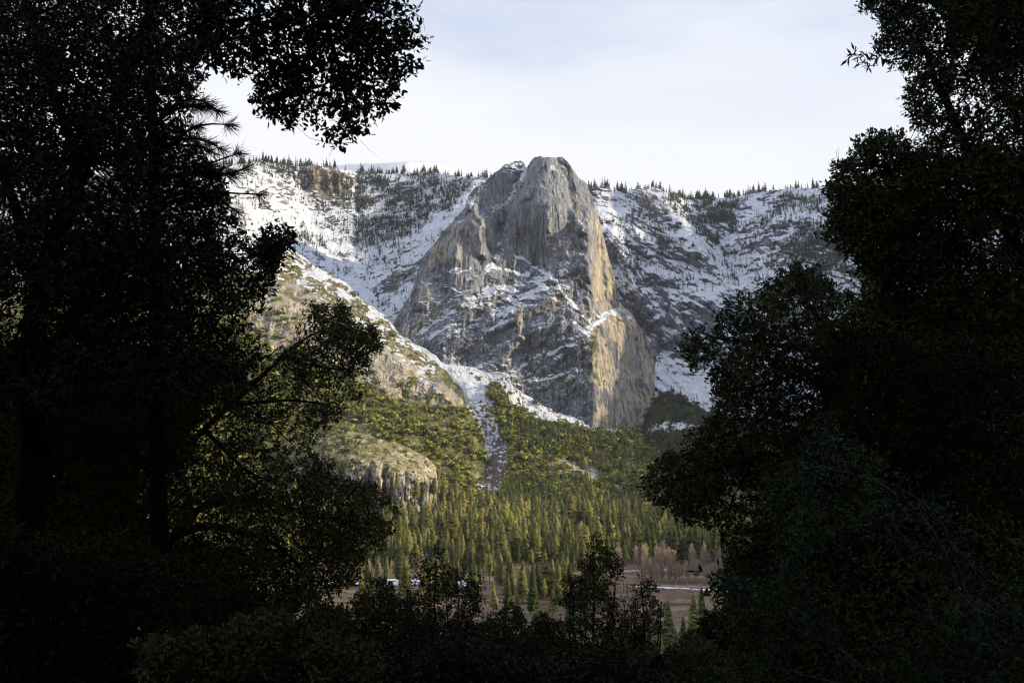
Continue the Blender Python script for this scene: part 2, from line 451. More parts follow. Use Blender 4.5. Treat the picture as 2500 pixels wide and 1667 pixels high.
def paint_peak(PX, PY, P, n):
    fb = fbm(P / 60.0, 4, 61)
    streak = fbm(np.stack([P[..., 0] / 9, P[..., 1] / 40, P[..., 2] / 120], -1), 4, 62)
    fine = fbm(P / 9.0, 4, 63)
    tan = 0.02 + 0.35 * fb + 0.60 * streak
    tan += 0.55 * np.exp(-(seg_dist(PX, PY, [(1075, 600), (1060, 660), (1040, 760)]) / 40) ** 2)  # left shoulder patches: tan rock, partly sunlight put into the tint
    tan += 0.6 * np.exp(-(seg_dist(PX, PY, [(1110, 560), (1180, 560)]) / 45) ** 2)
    tan += 1.0 * sstep(1432, 1460, PX)  # sun on the right flank put into the rock colour
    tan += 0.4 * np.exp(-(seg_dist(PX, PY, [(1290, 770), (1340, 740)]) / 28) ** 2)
    tan += 0.9 * np.exp(-(seg_dist(PX, PY, [(1268, 775), (1267, 840)]) / 6) ** 2)  # sunlit look of the small pillar painted into its tint
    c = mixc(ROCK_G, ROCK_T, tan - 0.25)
    c = mixc(c, ROCK_D, sstep(0.0, 0.8, -fb * 1.2 + streak * 0.9 - 0.25))
    dark = fbm(np.stack([P[..., 0] / 5, P[..., 1] / 20, P[..., 2] / 90], -1), 3, 64)
    c = mixc(c, ROCK_D * 0.6, 0.8 * sstep(0.3, 0.75, dark))
    pale = fbm(np.stack([P[..., 0] / 11, P[..., 1] / 40, P[..., 2] / 140 + 5], -1), 3, 66)
    c = mixc(c, np.array([0.44, 0.42, 0.40]), 0.55 * sstep(0.25, 0.7, pale) * (1 - sstep(640, 740, PY + 0.25 * (PX - 1250))))
    c = mixc(c, np.array([0.33, 0.24, 0.22]), 0.5 * np.exp(-(np.hypot((PX - 1295) / 35, (PY - 503) / 7)) ** 2))
    c = mixc(c, np.array([0.17, 0.2, 0.07]), 0.8 * np.exp(-(np.hypot((PX - 1404) / 8, (PY - 505) / 18)) ** 2))
    # vegetation on ledges low on the face
    vb = 0.0 * PX
    for pts, w in [([(1440, 790), (1452, 900), (1448, 940)], 22), ([(1380, 850), (1400, 870)], 12), ([(1200, 690), (1203, 720)], 8),
                   ([(1345, 700), (1420, 760), (1460, 800)], 18), ([(1120, 720), (1150, 760)], 22), ([(1300, 900), (1400, 950), (1380, 1000)], 26),
                   ([(1490, 760), (1540, 800), (1600, 880)], 10), ([(1556, 900), (1570, 960)], 10), ([(1300, 690), (1340, 700)], 10), ([(1230, 640), (1260, 690)], 10)]:
        vb = np.maximum(vb, np.exp(-(seg_dist(PX, PY, pts) / w) ** 2))
    veg = sstep(0.1, 0.35, fbm(P / 13.0, 3, 70) + 0.75 * vb - 0.72 + 0.25 * n[..., 2])
    c = mixc(c, OLIVE * 0.8, 0.85 * veg)
    # snow: on flat places, more on the broken half
    low = sstep(620, 720, PY + 0.25 * (PX - 1250)); flank = sstep(1432, 1455, PX)
    bias = -0.99 + 0.13 * low - 0.18 * flank - 0.35 * sstep(960, 1010, PY) * flank
    for pts, a, w in PK_LEDGES:
        d = seg_dist(*wob(PX, PY, 5, 14, 6), pts)
        bias = bias + 0.62 * np.exp(-(d / (w * 0.5)) ** 2)
    for pts, a, w in [([(1215, 425), (1250, 410), (1272, 402)], 0.75, 15), ([(1200, 470), (1235, 500), (1215, 560)], -0.3, 22), ([(1206, 440), (1165, 475), (1145, 492)], 0.5, 10),
                      ([(1270, 430), (1240, 490), (1205, 515)], 0.4, 10), ([(1211, 590), (1220, 622), (1190, 660)], 0.45, 9),
                      ([(1325, 388), (1345, 405), (1378, 425)], 0.55, 7), ([(1355, 388), (1380, 410), (1398, 418)], 0.45, 6),
                      ([(1150, 445), (1180, 450), (1235, 455)], 0.45, 9), ([(1080, 640), (1130, 650)], 0.25, 16), ([(1290, 395), (1283, 420), (1275, 432)], 0.7, 6),
                      ([(1160, 680), (1240, 720)], 0.22, 26), ([(1310, 690), (1330, 670)], 0.45, 14), ([(1300, 920), (1420, 830)], 0.12, 40),
                      ([(1090, 750), (1240, 740)], 0.14, 34), ([(1330, 690), (1440, 800)], 0.12, 20),
                      ([(1040, 800), (1160, 730)], 0.16, 30), ([(1060, 860), (1200, 800)], 0.08, 30), ([(1360, 430), (1400, 470)], 0.12, 25),
                      ([(1370, 600), (1375, 680)], 0.16, 16), ([(1450, 770), (1500, 760)], 0.3, 12), ([(1200, 800), (1250, 770)], 0.4, 9)]:
        bias = bias + a * np.exp(-(seg_dist(PX, PY, pts) / w) ** 2)
    s = n[..., 2] * 1.1 + bias + 0.30 * fbm(P / 20.0, 4, 80) + 0.42 * fine
    return c, s - 0.06


peak_top = [(960, 790), (979, 756), (992, 735), (1003, 718), (1014, 680), (1029, 632), (1045, 610), (1063, 594), (1082, 565), (1115, 532), (1134, 508),
            (1144, 479), (1161, 458), (1182, 446), (1206, 422), (1230, 405), (1254, 395), (1272, 393), (1279, 397), (1285, 410), (1292, 400), (1303, 386), (1316, 381),
            (1330, 383), (1345, 386), (1360, 383), (1373, 384), (1388, 398), (1400, 417), (1416, 436), (1431, 446), (1440, 470), (1450, 493), (1460, 527),
            (1469, 556), (1479, 599), (1491, 646), (1505, 694), (1510, 732), (1522, 747), (1546, 771), (1570, 809), (1589, 838),
            (1603, 876), (1617, 914), (1624, 948), (1630, 1000), (1640, 1060)]
peak_ctrl = [(979, 756, 2125), (1029, 632, 2215), (1082, 565, 2245), (1144, 479, 2285), (1206, 422, 2335), (1278, 393, 2360), (1316, 382, 2310),
             (1373, 384, 2320), (1340, 450, 2245), (1340, 600, 2188), (1316, 640, 2182), (1400, 417, 2330), (1440, 470, 2350), (1430, 550, 2215), (1395, 560, 2225),
             (1436, 650, 2175), (1436, 740, 2140), (1479, 599, 2390), (1500, 680, 2400), (1510, 732, 2390), (1100, 600, 2185), (1150, 650, 2160),
             (1180, 560, 2205), (1211, 560, 2275), (1228, 480, 2335), (1190, 490, 2300), (1275, 560, 2200), (1262, 500, 2222), (1100, 720, 2110), (1060, 780, 2080), (1067, 871, 2045), (1139, 895, 2035),
             (1150, 800, 2075), (1220, 740, 2100), (1300, 760, 2070), (1300, 850, 2040), (1250, 914, 2025), (1306, 976, 2000), (1378, 1015, 1985),
             (1400, 900, 2010), (1438, 850, 2010), (1444, 950, 1978), (1450, 1040, 1950), (1498, 1050, 1985), (1570, 1043, 2070), (1530, 900, 2150),
             (1546, 771, 2300), (1589, 838, 2290), (1617, 914, 2270), (1600, 1000, 2180), (1480, 780, 2160), (1000, 950, 2040), (1640, 1080, 2200), (1250, 1060, 1970)]
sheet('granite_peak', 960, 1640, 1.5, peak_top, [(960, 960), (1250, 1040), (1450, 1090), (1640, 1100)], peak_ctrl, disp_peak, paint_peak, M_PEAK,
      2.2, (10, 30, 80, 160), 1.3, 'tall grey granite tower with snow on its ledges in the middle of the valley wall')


# ---- snowy bowl left of the peak
def disp_snow(PX, PY, B, Y, ang=20):
    d = 22 * fbm(B / 190.0, 3, 101) + 9 * ridged(B / 70.0, 3, 102)
    a, b = ledge_rot(B, math.radians(ang))
    rough = sstep(-0.25, 0.5, fbm(B / 150.0, 3, 103))
    wv = 16 * fbm(B / 50.0, 3, 106)
    d = d + (2 + 6 * rough) * fbm(np.stack([a / 30, (b + wv) / 16, B[..., 1] / 40], -1), 5, 104, gain=0.62)
    d = d + 3.0 * fbm(B / 14.0, 4, 105, gain=0.6)
    return d


def disp_bowl(PX, PY, B, Y):
    d = disp_snow(PX, PY, B, Y)
    wx, wy = wob(PX, PY, 8, 40)
    d = d + groove(wx, wy, [(735, 440), (745, 520), (800, 620), (880, 700), (950, 790)], 18, 16)
    d = d + groove(wx, wy, [(875, 430), (870, 520), (862, 600)], 14, 9)
    for pts, a, w in [([(900, 700), (960, 665), (1040, 640)], 16, 8), ([(920, 730), (980, 700), (1030, 670)], 14, 7), ([(905, 670), (950, 650), (1000, 630)], 10, 6)]:
        d = d + step_line(wx, wy, pts, a, w, 40)
    # crag columns under the rim
    for x in (762, 800, 822):
        d = d - groove(wx, wy, [(x, 418), (x + 4, 455)], 30, 9)
    return d


def snow_common(PX, PY, P, n, thr, tanw=0.25, seed=0, snowy=1.0):
    fb = fbm(P / 80.0, 3, 161 + seed)
    c = mixc(ROCK_G * 0.85, ROCK_T * 0.85, tanw - 0.15 + 0.4 * fb)
    c = mixc(c, ROCK_D * 0.6, sstep(-0.3, 0.5, fbm(P / 18.0, 3, 162 + seed)))
    pat = fbm(P / 130.0, 3, 165 + seed)
    a_, b_ = ledge_rot(P, math.radians(26 if seed == 0 else -44))
    b_ = b_ + 12 * fbm(P / 60.0, 2, 167)
    stn = fbm(np.stack([a_ / 34, b_ / 8, P[..., 1] / 40], -1), 4, 166 + seed)
    s = n[..., 2] * 1.3 - thr - 0.22 + 0.34 * pat + 0.28 * fbm(P / 24.0, 4, 163 + seed) + 0.30 * fbm(P / 7.0, 3, 164 + seed) + 0.7 * stn
    return c, s


def paint_bowl(PX, PY, P, n):
    c, s = snow_common(PX, PY, P, n, 0.30, 0.35)
    bias = 0.0 * PX
    for pts, a, w in [([(800, 415), (822, 445)], -0.8, 22), ([(765, 420), (760, 450)], -0.6, 16), ([(770, 440), (840, 470)], -0.35, 24),
                      ([(640, 505), (655, 505)], -0.6, 8), ([(800, 600), (850, 640)], -0.3, 20), ([(900, 710), (960, 690), (1020, 660)], -0.35, 16),
                      ([(940, 740), (960, 700)], -0.3, 20), ([(735, 440), (745, 520), (800, 620), (870, 690), (950, 800)], 0.7, 16),
                      ([(600, 560), (660, 530), (720, 560)], 0.6, 40), ([(1000, 600), (1060, 560), (1130, 500)], 0.8, 18), ([(900, 600), (960, 620)], 0.4, 25),
                      ([(870, 440), (868, 540)], 0.4, 5), ([(955, 430), (1090, 430)], 0.5, 12), ([(560, 430), (640, 470), (700, 540)], -0.06, 60),
                      ([(960, 740), (1000, 800), (1060, 870)], 0.15, 25)]:
        bias = bias + a * np.exp(-(seg_dist(PX, PY, pts) / w) ** 2)
    tb = np.exp(-(seg_dist(PX, PY, [(770, 430), (825, 450)]) / 30) ** 2)
    c = mixc(c, np.array([0.40, 0.31, 0.22]), 0.7 * tb)
    c = mixc(c, BRUSH, 0.6 * sstep(560, 640, PY) * (1 - sstep(640, 800, PX)))
    return c, s + bias - 0.05


bowl_top = [(-200, 370), (300, 388), (540, 404), (583, 401), (636, 393), (695, 403), (735, 408), (759, 403), (804, 408), (853, 417), (906, 420), (955, 425),
            (1025, 421), (1092, 425), (1116, 432), (1190, 432), (1320, 445)]
bowl_ctrl = [(-200, 380, 2500), (300, 390, 2600), (583, 403, 2700), (759, 404, 2900), (906, 420, 3000), (1092, 425, 2950), (1190, 432, 2850), (1320, 440, 2850),
             (560, 500, 2450), (700, 500, 2680), (600, 600, 2330), (760, 560, 2650), (860, 560, 2760), (860, 650, 2560), (900, 700, 2430), (950, 800, 2260),
             (780, 640, 2470), (980, 500, 2850), (1050, 540, 2680), (1000, 650, 2470), (980, 740, 2310), (1100, 560, 2580), (1150, 500, 2680), (1040, 860, 2120),
             (700, 640, 2340), (300, 700, 2200), (-200, 900, 1900), (600, 800, 2150), (-200, 600, 2300), (1300, 600, 2600)]
sheet('snowy_mountainside', -200, 1320, 2.2, bowl_top, [(-200, 950), (700, 850), (900, 850), (1100, 930), (1180, 800), (1320, 700)], bowl_ctrl, disp_bowl, paint_bowl, M_ROCK,
      2.5, (30, 100, 300, 700), 0.05, 'snow covered bowl under a wooded rim left of the granite tower')


# ---- right slopes
def disp_right(PX, PY, B, Y):
    d = disp_snow(PX, PY, B, Y, -42) * 1.2
    a0, b0 = ledge_rot(B, math.radians(-52))
    d = d + 36 * ridged(np.stack([a0 / 360, (b0 + 26 * fbm(B / 90.0, 2, 118)) / 100, B[..., 1] / 260], -1), 4, 117)
    wx, wy = wob(PX, PY, 9, 40)
    d = d - groove(wx, wy, [(1595, 462), (1650, 520), (1700, 580), (1740, 640), (1800, 690), (1900, 740)], 70, 34)
    d = d + groove(wx, wy, [(1680, 500), (1720, 560), (1760, 620), (1810, 690), (1860, 740)], 60, 26)
    d = d + groove(wx, wy, [(1500, 470), (1515, 560), (1560, 640), (1600, 720), (1625, 800), (1625, 900)], 26, 18)
    d = d - groove(wx, wy, [(1490, 560), (1530, 650), (1560, 720), (1590, 790)], 24, 20)
    d = d + groove(wx, wy, [(1620, 720), (1622, 880)], 18, 9)
    wall = sstep(700, 760, PY) * (1 - sstep(900, 940, PY))
    d = d + wall * 9 * ridged(np.stack([B[..., 0] / 24, B[..., 1] / 60, B[..., 2] / 120], -1), 4, 121)
    for pts, a, w in [([(1640, 770), (1665, 790), (1690, 820)], 14, 7), ([(1465, 535), (1500, 560), (1545, 590)], 24, 12), ([(1620, 850), (1640, 870), (1650, 885)], 10, 7),
                      ([(1860, 540), (1930, 515), (2000, 495)], 26, 14), ([(1690, 500), (1720, 490), (1760, 488)], 16, 10)]:
        d = d + step_line(wx, wy, pts, a, w, 50)
    return d


def paint_right(PX, PY, P, n):
    c, s = snow_common(PX, PY, P, n, 0.35, -0.1, 7); c = c * np.array([0.92, 0.98, 1.14])
    bias = -0.42 * sstep(700, 760, PY) * (1 - sstep(880, 900, PY)) * (1 - sstep(1780, 1900, PX))
    for pts, a, w in [([(1465, 540), (1500, 562), (1545, 592)], 0.6, 9), ([(1480, 560), (1560, 640)], -0.2, 22), ([(1505, 480), (1510, 520)], 0.4, 12),
                      ([(1560, 470), (1630, 490)], -0.3, 20), ([(1640, 565), (1680, 575), (1690, 610)], 0.5, 16), ([(1700, 480), (1690, 530)], -0.15, 20),
                      ([(1780, 640), (1850, 600), (1830, 700)], 0.3, 24), ([(1860, 540), (1930, 515), (2000, 500)], 0.5, 12), ([(1600, 730), (1622, 800), (1625, 880)], 0.45, 9),
                      ([(1640, 770), (1690, 830)], 0.4, 5), ([(1660, 900), (1630, 930), (1690, 960), (1720, 1000)], 0.9, 32), ([(1560, 600), (1600, 700)], -0.2, 26),
                      ([(1480, 650), (1500, 700)], 0.35, 14), ([(1480, 720), (1560, 720)], 0.1, 20)]:
        bias = bias + a * np.exp(-(seg_dist(PX, PY, pts) / w) ** 2)
    tb = np.exp(-(seg_dist(PX, PY, [(1580, 475), (1640, 500)]) / 26) ** 2)
    c = mixc(c, ROCK_T, 0.6 * tb)
    return c, s + bias - 0.05


right_top = [(1380, 470), (1441, 458), (1483, 455), (1497, 467), (1530, 466), (1560, 460), (1595, 458), (1641, 474), (1700, 484), (1771, 484), (1823, 475), (1894, 463),
             (1964, 460), (2016, 463), (2200, 470), (2700, 480)]
right_ctrl = [(1380, 470, 2900), (1441, 458, 2850), (1560, 460, 2880), (1641, 474, 2880), (1771, 484, 2820), (1894, 463, 2650), (2016, 463, 2500), (2700, 480, 2000),
              (1480, 560, 2600), (1600, 560, 2640), (1700, 560, 2620), (1760, 620, 2560), (1800, 690, 2420), (1850, 600, 2450), (1950, 560, 2380), (2000, 650, 2230),
              (1560, 700, 2420), (1600, 720, 2380), (1650, 720, 2360), (1700, 750, 2270), (1620, 850, 2290), (1680, 870, 2230), (1625, 900, 2220), (1723, 1007, 2080),
              (1600, 980, 2200), (1600, 1100, 2080), (2100, 900, 1950), (2700, 800, 1700), (2700, 1100, 1500), (1750, 1100, 2000), (1400, 700, 2600), (1380, 1000, 2300)]
sheet('snowy_slopes', 1380, 2700, 2.2, right_top, [(1380, 800), (1480, 900), (1560, 1110), (2700, 1110)], right_ctrl, disp_right, paint_right, M_ROCK,
      2.5, (30, 100, 300, 700), 0.05, 'snow streaked slopes and dark rock walls right of the granite tower')


# ---- far snow dome on the left skyline
def disp_far(PX, PY, B, Y):
    return 20 * fbm(B / 150.0, 4, 131)


def paint_far(PX, PY, P, n):
    c, s = snow_common(PX, PY, P, n, 0.0, 0.2, 9)
    return c, s + 0.22


sheet('far_snow_summit', 800, 1200, 4, [(800, 404), (900, 398), (960, 397), (1000, 393), (1040, 394), (1080, 403), (1200, 430)], [(800, 450), (1200, 450)],
      [(800, 400, 4200), (1000, 390, 4000), (1200, 430, 4200), (1000, 450, 3700), (800, 450, 3800), (1200, 450, 3800)], disp_far, paint_far, M_ROCK, 1.0,
      (60, 200), 0.4, 'distant rounded white summit behind the rim trees')


# ---- left ridge with slab cliff
def disp_ridge(PX, PY, B, Y):
    wx, wy = wob(PX, PY, 8, 40)
    slab = RIDGE_SLAB(PX, PY)
    d = 14 * fbm(B / 120.0, 3, 141) + (3.0 - 1.4 * slab) * fbm(B / 16.0, 4, 142)
    jn = 3.5 * fbm(np.stack([B[..., 0] / 40, B[..., 1] / 60, B[..., 2] / 90], -1), 3, 144)
    d = d + slab * 3 * (np.floor(jn) + sstep(0.8, 1.0, jn - np.floor(jn)))
    d = d + slab * 4 * ridged(np.stack([B[..., 0] / 30, B[..., 1] / 60, B[..., 2] / 140], -1), 4, 143)
    d = d + step_line(wx, wy, [(690, 700), (760, 720), (860, 790), (950, 850), (1050, 935), (1120, 970)], 24, 24, 60)
    d = d - groove(wx, wy, [(1065, 960), (1105, 985)], 14, 14)
    d = d + groove(wx, wy, [(1046, 945), (1040, 985)], 14, 6)
    d = d + groove(wx, wy, [(985, 955), (992, 975)], 16, 6)
    d = d + (1 - slab) * 5 * fbm(B / 28.0, 3, 145)
    return d


SLAB_POLY = [(600, 740), (660, 680), (740, 690), (810, 750), (900, 815), (1000, 890), (1060, 932), (1120, 960), (1135, 990), (1062, 990), (1000, 985), (937, 960),
             (884, 930), (800, 900), (700, 880), (600, 900)]


def RIDGE_SLAB(PX, PY):
    wx, wy = wob(PX, PY, 14, 30, 8)
    return sstep(-6, 10, poly_sd(wx, wy, SLAB_POLY))


def paint_ridge(PX, PY, P, n):
    slab = RIDGE_SLAB(PX, PY)
    crest = [(640, 585), (695, 597), (727, 618), (766, 648), (801, 666), (846, 690), (867, 718), (906, 746), (941, 771), (976, 816), (1011, 841), (1046, 869), (1089, 904)]
    dc = PY - np.interp(PX, [p[0] for p in crest], [p[1] for p in crest])
    g = fbm(P / 22.0, 4, 171); g2 = fbm(P / 7.0, 3, 172)
    c = mixc(GRASS * 0.9, OLIVE, 0.5 + 0.9 * g)
    st = fbm(np.stack([P[..., 0] / 8, P[..., 1] / 40, P[..., 2] / 70], -1), 4, 173)
    rock = mixc(ROCK_T * 1.1, ROCK_G * 1.05, 0.35 + 0.8 * st)
    rock = mixc(rock, ROCK_D * 0.6, 0.8 * sstep(0.3, 0.7, st + 0.2 * g2))
    rv = sstep(0.34, 0.6, g + 0.3 * g2 + 0.5 * (n[..., 2] - 0.35)) * (0.75 - 0.4 * sstep(850, 950, PX))
    rock = mixc(rock, OLIVE, rv)
    c = mixc(c, rock, slab)
    c = mixc(c, rock, (1 - slab) * sstep(0.25, 0.5, -g + 0.2 * g2) * 0.6)
    c = mixc(c, BRUSH, 0.8 * np.exp(-(seg_dist(PX, PY, [(740, 628), (800, 668), (850, 700)]) / 12) ** 2))
    gully = sstep(1100, 1180, PX + 0.2 * (1000 - PY)) * sstep(980, 1040, PY)
    s = 0.9 * n[..., 2] - 0.78 + 0.55 * g + 0.5 * g2 + 0.12 * np.exp(-((dc - 2) / 12) ** 2) + 0.10 * (1 - sstep(15, 70, dc)) - 0.8 * sstep(60, 120, dc) + 0.25 * (1 - sstep(660, 740, PX)) * (1 - sstep(640, 700, PY))
    s = s - 0.6 * sstep(1040, 1090, PX)
    return c, s - 0.07


ridge_top = [(-350, 700), (250, 700), (400, 690), (560, 660), (640, 625), (695, 600), (727, 618), (766, 648), (801, 666), (846, 690), (867, 718), (906, 746), (941, 771), (976, 816),
             (1011, 841), (1046, 869), (1078, 897), (1092, 906), (1107, 931), (1129, 949), (1138, 985), (1150, 1008), (1161, 1029), (1172, 1055), (1178, 1078), (1184, 1110),
             (1187, 1150), (1190, 1200)]
ridge_ctrl = [(250, 540, 2150), (400, 560, 2180), (650, 580, 2215), (727, 618, 2215), (846, 690, 2165), (941, 771, 2095), (1046, 869, 2000), (1089, 904, 1960),
              (1129, 949, 1910), (1161, 1029, 1850), (1183, 1100, 1790), (650, 750, 1930), (800, 800, 1940), (900, 870, 1900), (1000, 930, 1870), (700, 950, 1760),
              (900, 1000, 1740), (1050, 1020, 1780), (850, 1100, 1600), (1000, 1150, 1640), (1150, 1150, 1700), (600, 1200, 1440), (1000, 1260, 1480), (300, 1250, 1350), (-350, 560, 2050), (-350, 900, 1500), (-350, 1290, 1150),
              (300, 900, 1650), (1190, 1250, 1540), (250, 1290, 1300), (1190, 1300, 1360), (700, 1290, 1330)]
sheet('wooded_ridge', -350, 1190, 1.8, ridge_top, [(-350, 1300), (250, 1300), (1190, 1300)], ridge_ctrl, disp_ridge, paint_ridge, M_SLOPE,
      2.5, (10, 30, 90, 200), 1.0, 'sunlit ridge with pale slab cliff and olive woods running down to the right')


# ---- low granite dome
def disp_dome(PX, PY, B, Y):
    wx, wy = wob(PX, PY, 5, 25)
    L = np.interp(wx, [780, 839, 942, 1036, 1066], [1112, 1126, 1130, 1166, 1200])
    face = sstep(-10, 12, PY - L)
    d = 4 * fbm(B / 40.0, 3, 151) + 1.2 * fbm(B / 8.0, 4, 152)
    col = ridged(np.stack([B[..., 0] / 17, B[..., 1] / 60, B[..., 2] / 90], -1), 3, 153)
    jn = 3.5 * fbm(np.stack([B[..., 0] / 22, B[..., 1] / 40, B[..., 2] / 45], -1), 3, 157)
    d = d + face * 4.5 * (np.floor(jn) + sstep(0.8, 1.0, jn - np.floor(jn))) + face * 9 * -np.abs(col) + face * 3 * fbm(np.stack([B[..., 0] / 8, B[..., 1] / 20, B[..., 2] / 14], -1), 4, 155)
    d = d + groove(wx, wy, [(935, 1135), (938, 1200)], 16, 6) + groove(wx, wy, [(992, 1150), (985, 1215)], 12, 5) + groove(wx, wy, [(905, 1130), (900, 1200)], 10, 5)
    d = d + groove(wx, wy, [(1025, 1180), (1030, 1240)], 10, 5)
    return d


def paint_dome(PX, PY, P, n):
    wx, wy = wob(PX, PY, 5, 25)
    L = np.interp(wx, [780, 839, 942, 1036, 1066], [1112, 1126, 1130, 1166, 1200])
    face = sstep(-8, 8, PY - L)
    g = fbm(P / 14.0, 4, 181); st = fbm(np.stack([P[..., 0] / 6, P[..., 1] / 20, P[..., 2] / 50], -1), 4, 182)
    topc = mixc(GRASS * 1.15, ROCK_T, 0.3 + 0.7 * g + 0.5 * sstep(990, 1050, PX))
    topc = mixc(topc, OLIVE * 1.1, sstep(0.1, 0.5, fbm(P / 9.0, 3, 183) + 0.3 * (1 - sstep(850, 980, PX))))
    rk = mixc(ROCK_T, ROCK_G, 0.35 + 0.9 * st)
    rk = mixc(rk, ROCK_D * 0.6, sstep(0.25, 0.6, st))
    rk = mixc(rk, OLIVE, sstep(0.2, 0.5, fbm(P / 16.0, 3, 184) + 0.35 * (n[..., 2]) - 0.12 + 0.4 * (1 - sstep(830, 880, PX))))
    return mixc(topc, rk, face), -3 + 0 * PX


sheet('granite_dome', 700, 1072, 1.5, [(700, 1080), (760, 1062), (817, 1047), (884, 1056), (937, 1074), (995, 1092), (1036, 1110), (1055, 1127), (1065, 1145), (1069, 1180), (1072, 1215)],
      [(700, 1300), (1072, 1300)],
      [(700, 1080, 1560), (760, 1060, 1550), (884, 1056, 1565), (995, 1092, 1560), (1058, 1128, 1560), (1070, 1200, 1540), (839, 1123, 1450), (942, 1132, 1445), (1015, 1165, 1450),
       (1050, 1180, 1480), (840, 1250, 1415), (942, 1250, 1410), (1020, 1250, 1425), (1065, 1290, 1460), (884, 1085, 1510), (760, 1290, 1370), (942, 1300, 1365), (700, 1300, 1365)],
      disp_dome, paint_dome, M_SLOPE, 2.0, (6, 20, 60), 1.0, 'low rounded granite dome with grassy top and sunlit columned face')


# ---- talus fan under the peak
def disp_talus(PX, PY, B, Y):
    d = 9 * fbm(B / 90.0, 3, 191) + 3.5 * fbm(B / 22.0, 4, 192) + 1.2 * fbm(B / 6.0, 3, 193)
    wx, wy = wob(PX, PY, 8, 35)
    d = d + groove(wx, wy, [(1100, 930), (1160, 1010), (1190, 1080), (1180, 1150)], 22, 26)
    d = d + step_line(wx, wy, [(1380, 1120), (1430, 1150), (1500, 1190), (1540, 1210)], 16, 14, 40)
    d = d + step_line(wx, wy, [(1400, 1125), (1430, 1130)], 10, 6, 20)
    return d


CHUTE = [(975, 790), (1040, 865), (1110, 925), (1150, 985), (1178, 1050), (1200, 1100), (1195, 1170), (1170, 1230)]


def paint_talus(PX, PY, P, n):
    wx, wy = wob(PX, PY, 14, 30, 12)
    g = fbm(P / 18.0, 4, 201); g2 = fbm(P / 5.0, 3, 202)
    c = mixc(BRUSH * 0.75, OLIVE * 0.9, 0.55 + 0.8 * g)
    c = mixc(c, SCREE, sstep(0.25, 0.5, g2 - 0.3 * g) * 0.7)
    dch = seg_dist(wx, wy, CHUTE)
    wch = np.interp(PY, [780, 900, 950, 1050, 1100, 1200, 1260], [32, 40, 52, 42, 48, 48, 26])
    ch = 1 - sstep(wch * 0.75, wch * 1.15, dch)
    c = mixc(c, mixc(SCREE * 0.8, BRUSH, 0.5 + g), ch)
    boul = np.exp(-(seg_dist(wx, wy, [(1360, 1130), (1440, 1165), (1540, 1205)]) / 24) ** 2)
    c = mixc(c, mixc(ROCK_G, ROCK_T, 0.5 + g2), sstep(0.35, 0.7, boul + 0.5 * g2))
    topl = np.interp(PX, [960, 1086, 1187, 1244, 1306, 1378, 1421, 1500, 1600], [740, 900, 912, 918, 976, 1015, 1024, 1050, 1060])
    dt = wy - topl
    band = np.interp(PX, [960, 1100, 1187, 1244, 1300, 1400, 1500], [90, 110, 60, 90, 42, 16, 6])
    s = 0.62 * (1 - sstep(band * 0.6, band * 1.3, dt)) + 0.44 * ch * (1 - 0.75 * sstep(960, 1200, PY)) - 0.42 + 0.34 * g + 0.6 * g2 + 0.3 * (n[..., 2] - 0.4)
    s = s - 0.25 * sstep(1180, 1240, PY) - 0.3 * sstep(1210, 1300, PX) * sstep(1020, 1060, PY)
    tr = sstep(0.0, 0.9, PY / 1.0 - 1300)
    return c, s - 0.08


talus_top = [(930, 800), (979, 815), (1011, 838), (1043, 853), (1067, 873), (1086, 890), (1110, 893), (1139, 895), (1160, 899), (1187, 909), (1215, 905), (1244, 914),
             (1249, 940), (1275, 960), (1306, 978), (1340, 998), (1378, 1015), (1421, 1024), (1460, 1044), (1498, 1050), (1570, 1043), (1600, 1055), (1650, 1080), (1800, 1120)]
talus_ctrl = [(930, 800, 2150), (979, 815, 2090), (1024, 845, 2050), (1086, 890, 2005), (1187, 909, 2005), (1244, 914, 2000), (1306, 976, 1975), (1421, 1024, 1945),
              (1498, 1050, 1940), (1570, 1043, 1975), (1250, 1050, 1850), (1250, 1150, 1715), (1250, 1240, 1560), (1000, 1240, 1560), (1500, 1150, 1750), (1500, 1240, 1570),
              (1100, 1000, 1880), (1150, 1130, 1740), (1700, 1150, 1760), (1800, 1250, 1560), (930, 1290, 1350), (1250, 1290, 1350), (1800, 1300, 1330), (1800, 1120, 1850), (950, 950, 1950)]
sheet('talus_slope', 930, 1800, 1.8, talus_top, [(930, 1300), (1800, 1300)], talus_ctrl, disp_talus, paint_talus, M_SLOPE,
      2.5, (8, 25), -0.2, 'brushy talus fan with a snowy avalanche chute below the granite tower')


# ---- dark wooded slope on the right
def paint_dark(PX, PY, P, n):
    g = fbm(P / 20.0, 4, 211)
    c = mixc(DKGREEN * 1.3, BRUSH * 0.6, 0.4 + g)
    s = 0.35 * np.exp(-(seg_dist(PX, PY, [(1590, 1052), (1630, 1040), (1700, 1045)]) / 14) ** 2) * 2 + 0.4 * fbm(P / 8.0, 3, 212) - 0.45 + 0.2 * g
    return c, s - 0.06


def disp_dark(PX, PY, B, Y):
    return 12 * fbm(B / 90.0, 3, 213) + 4 * fbm(B / 22.0, 3, 214)


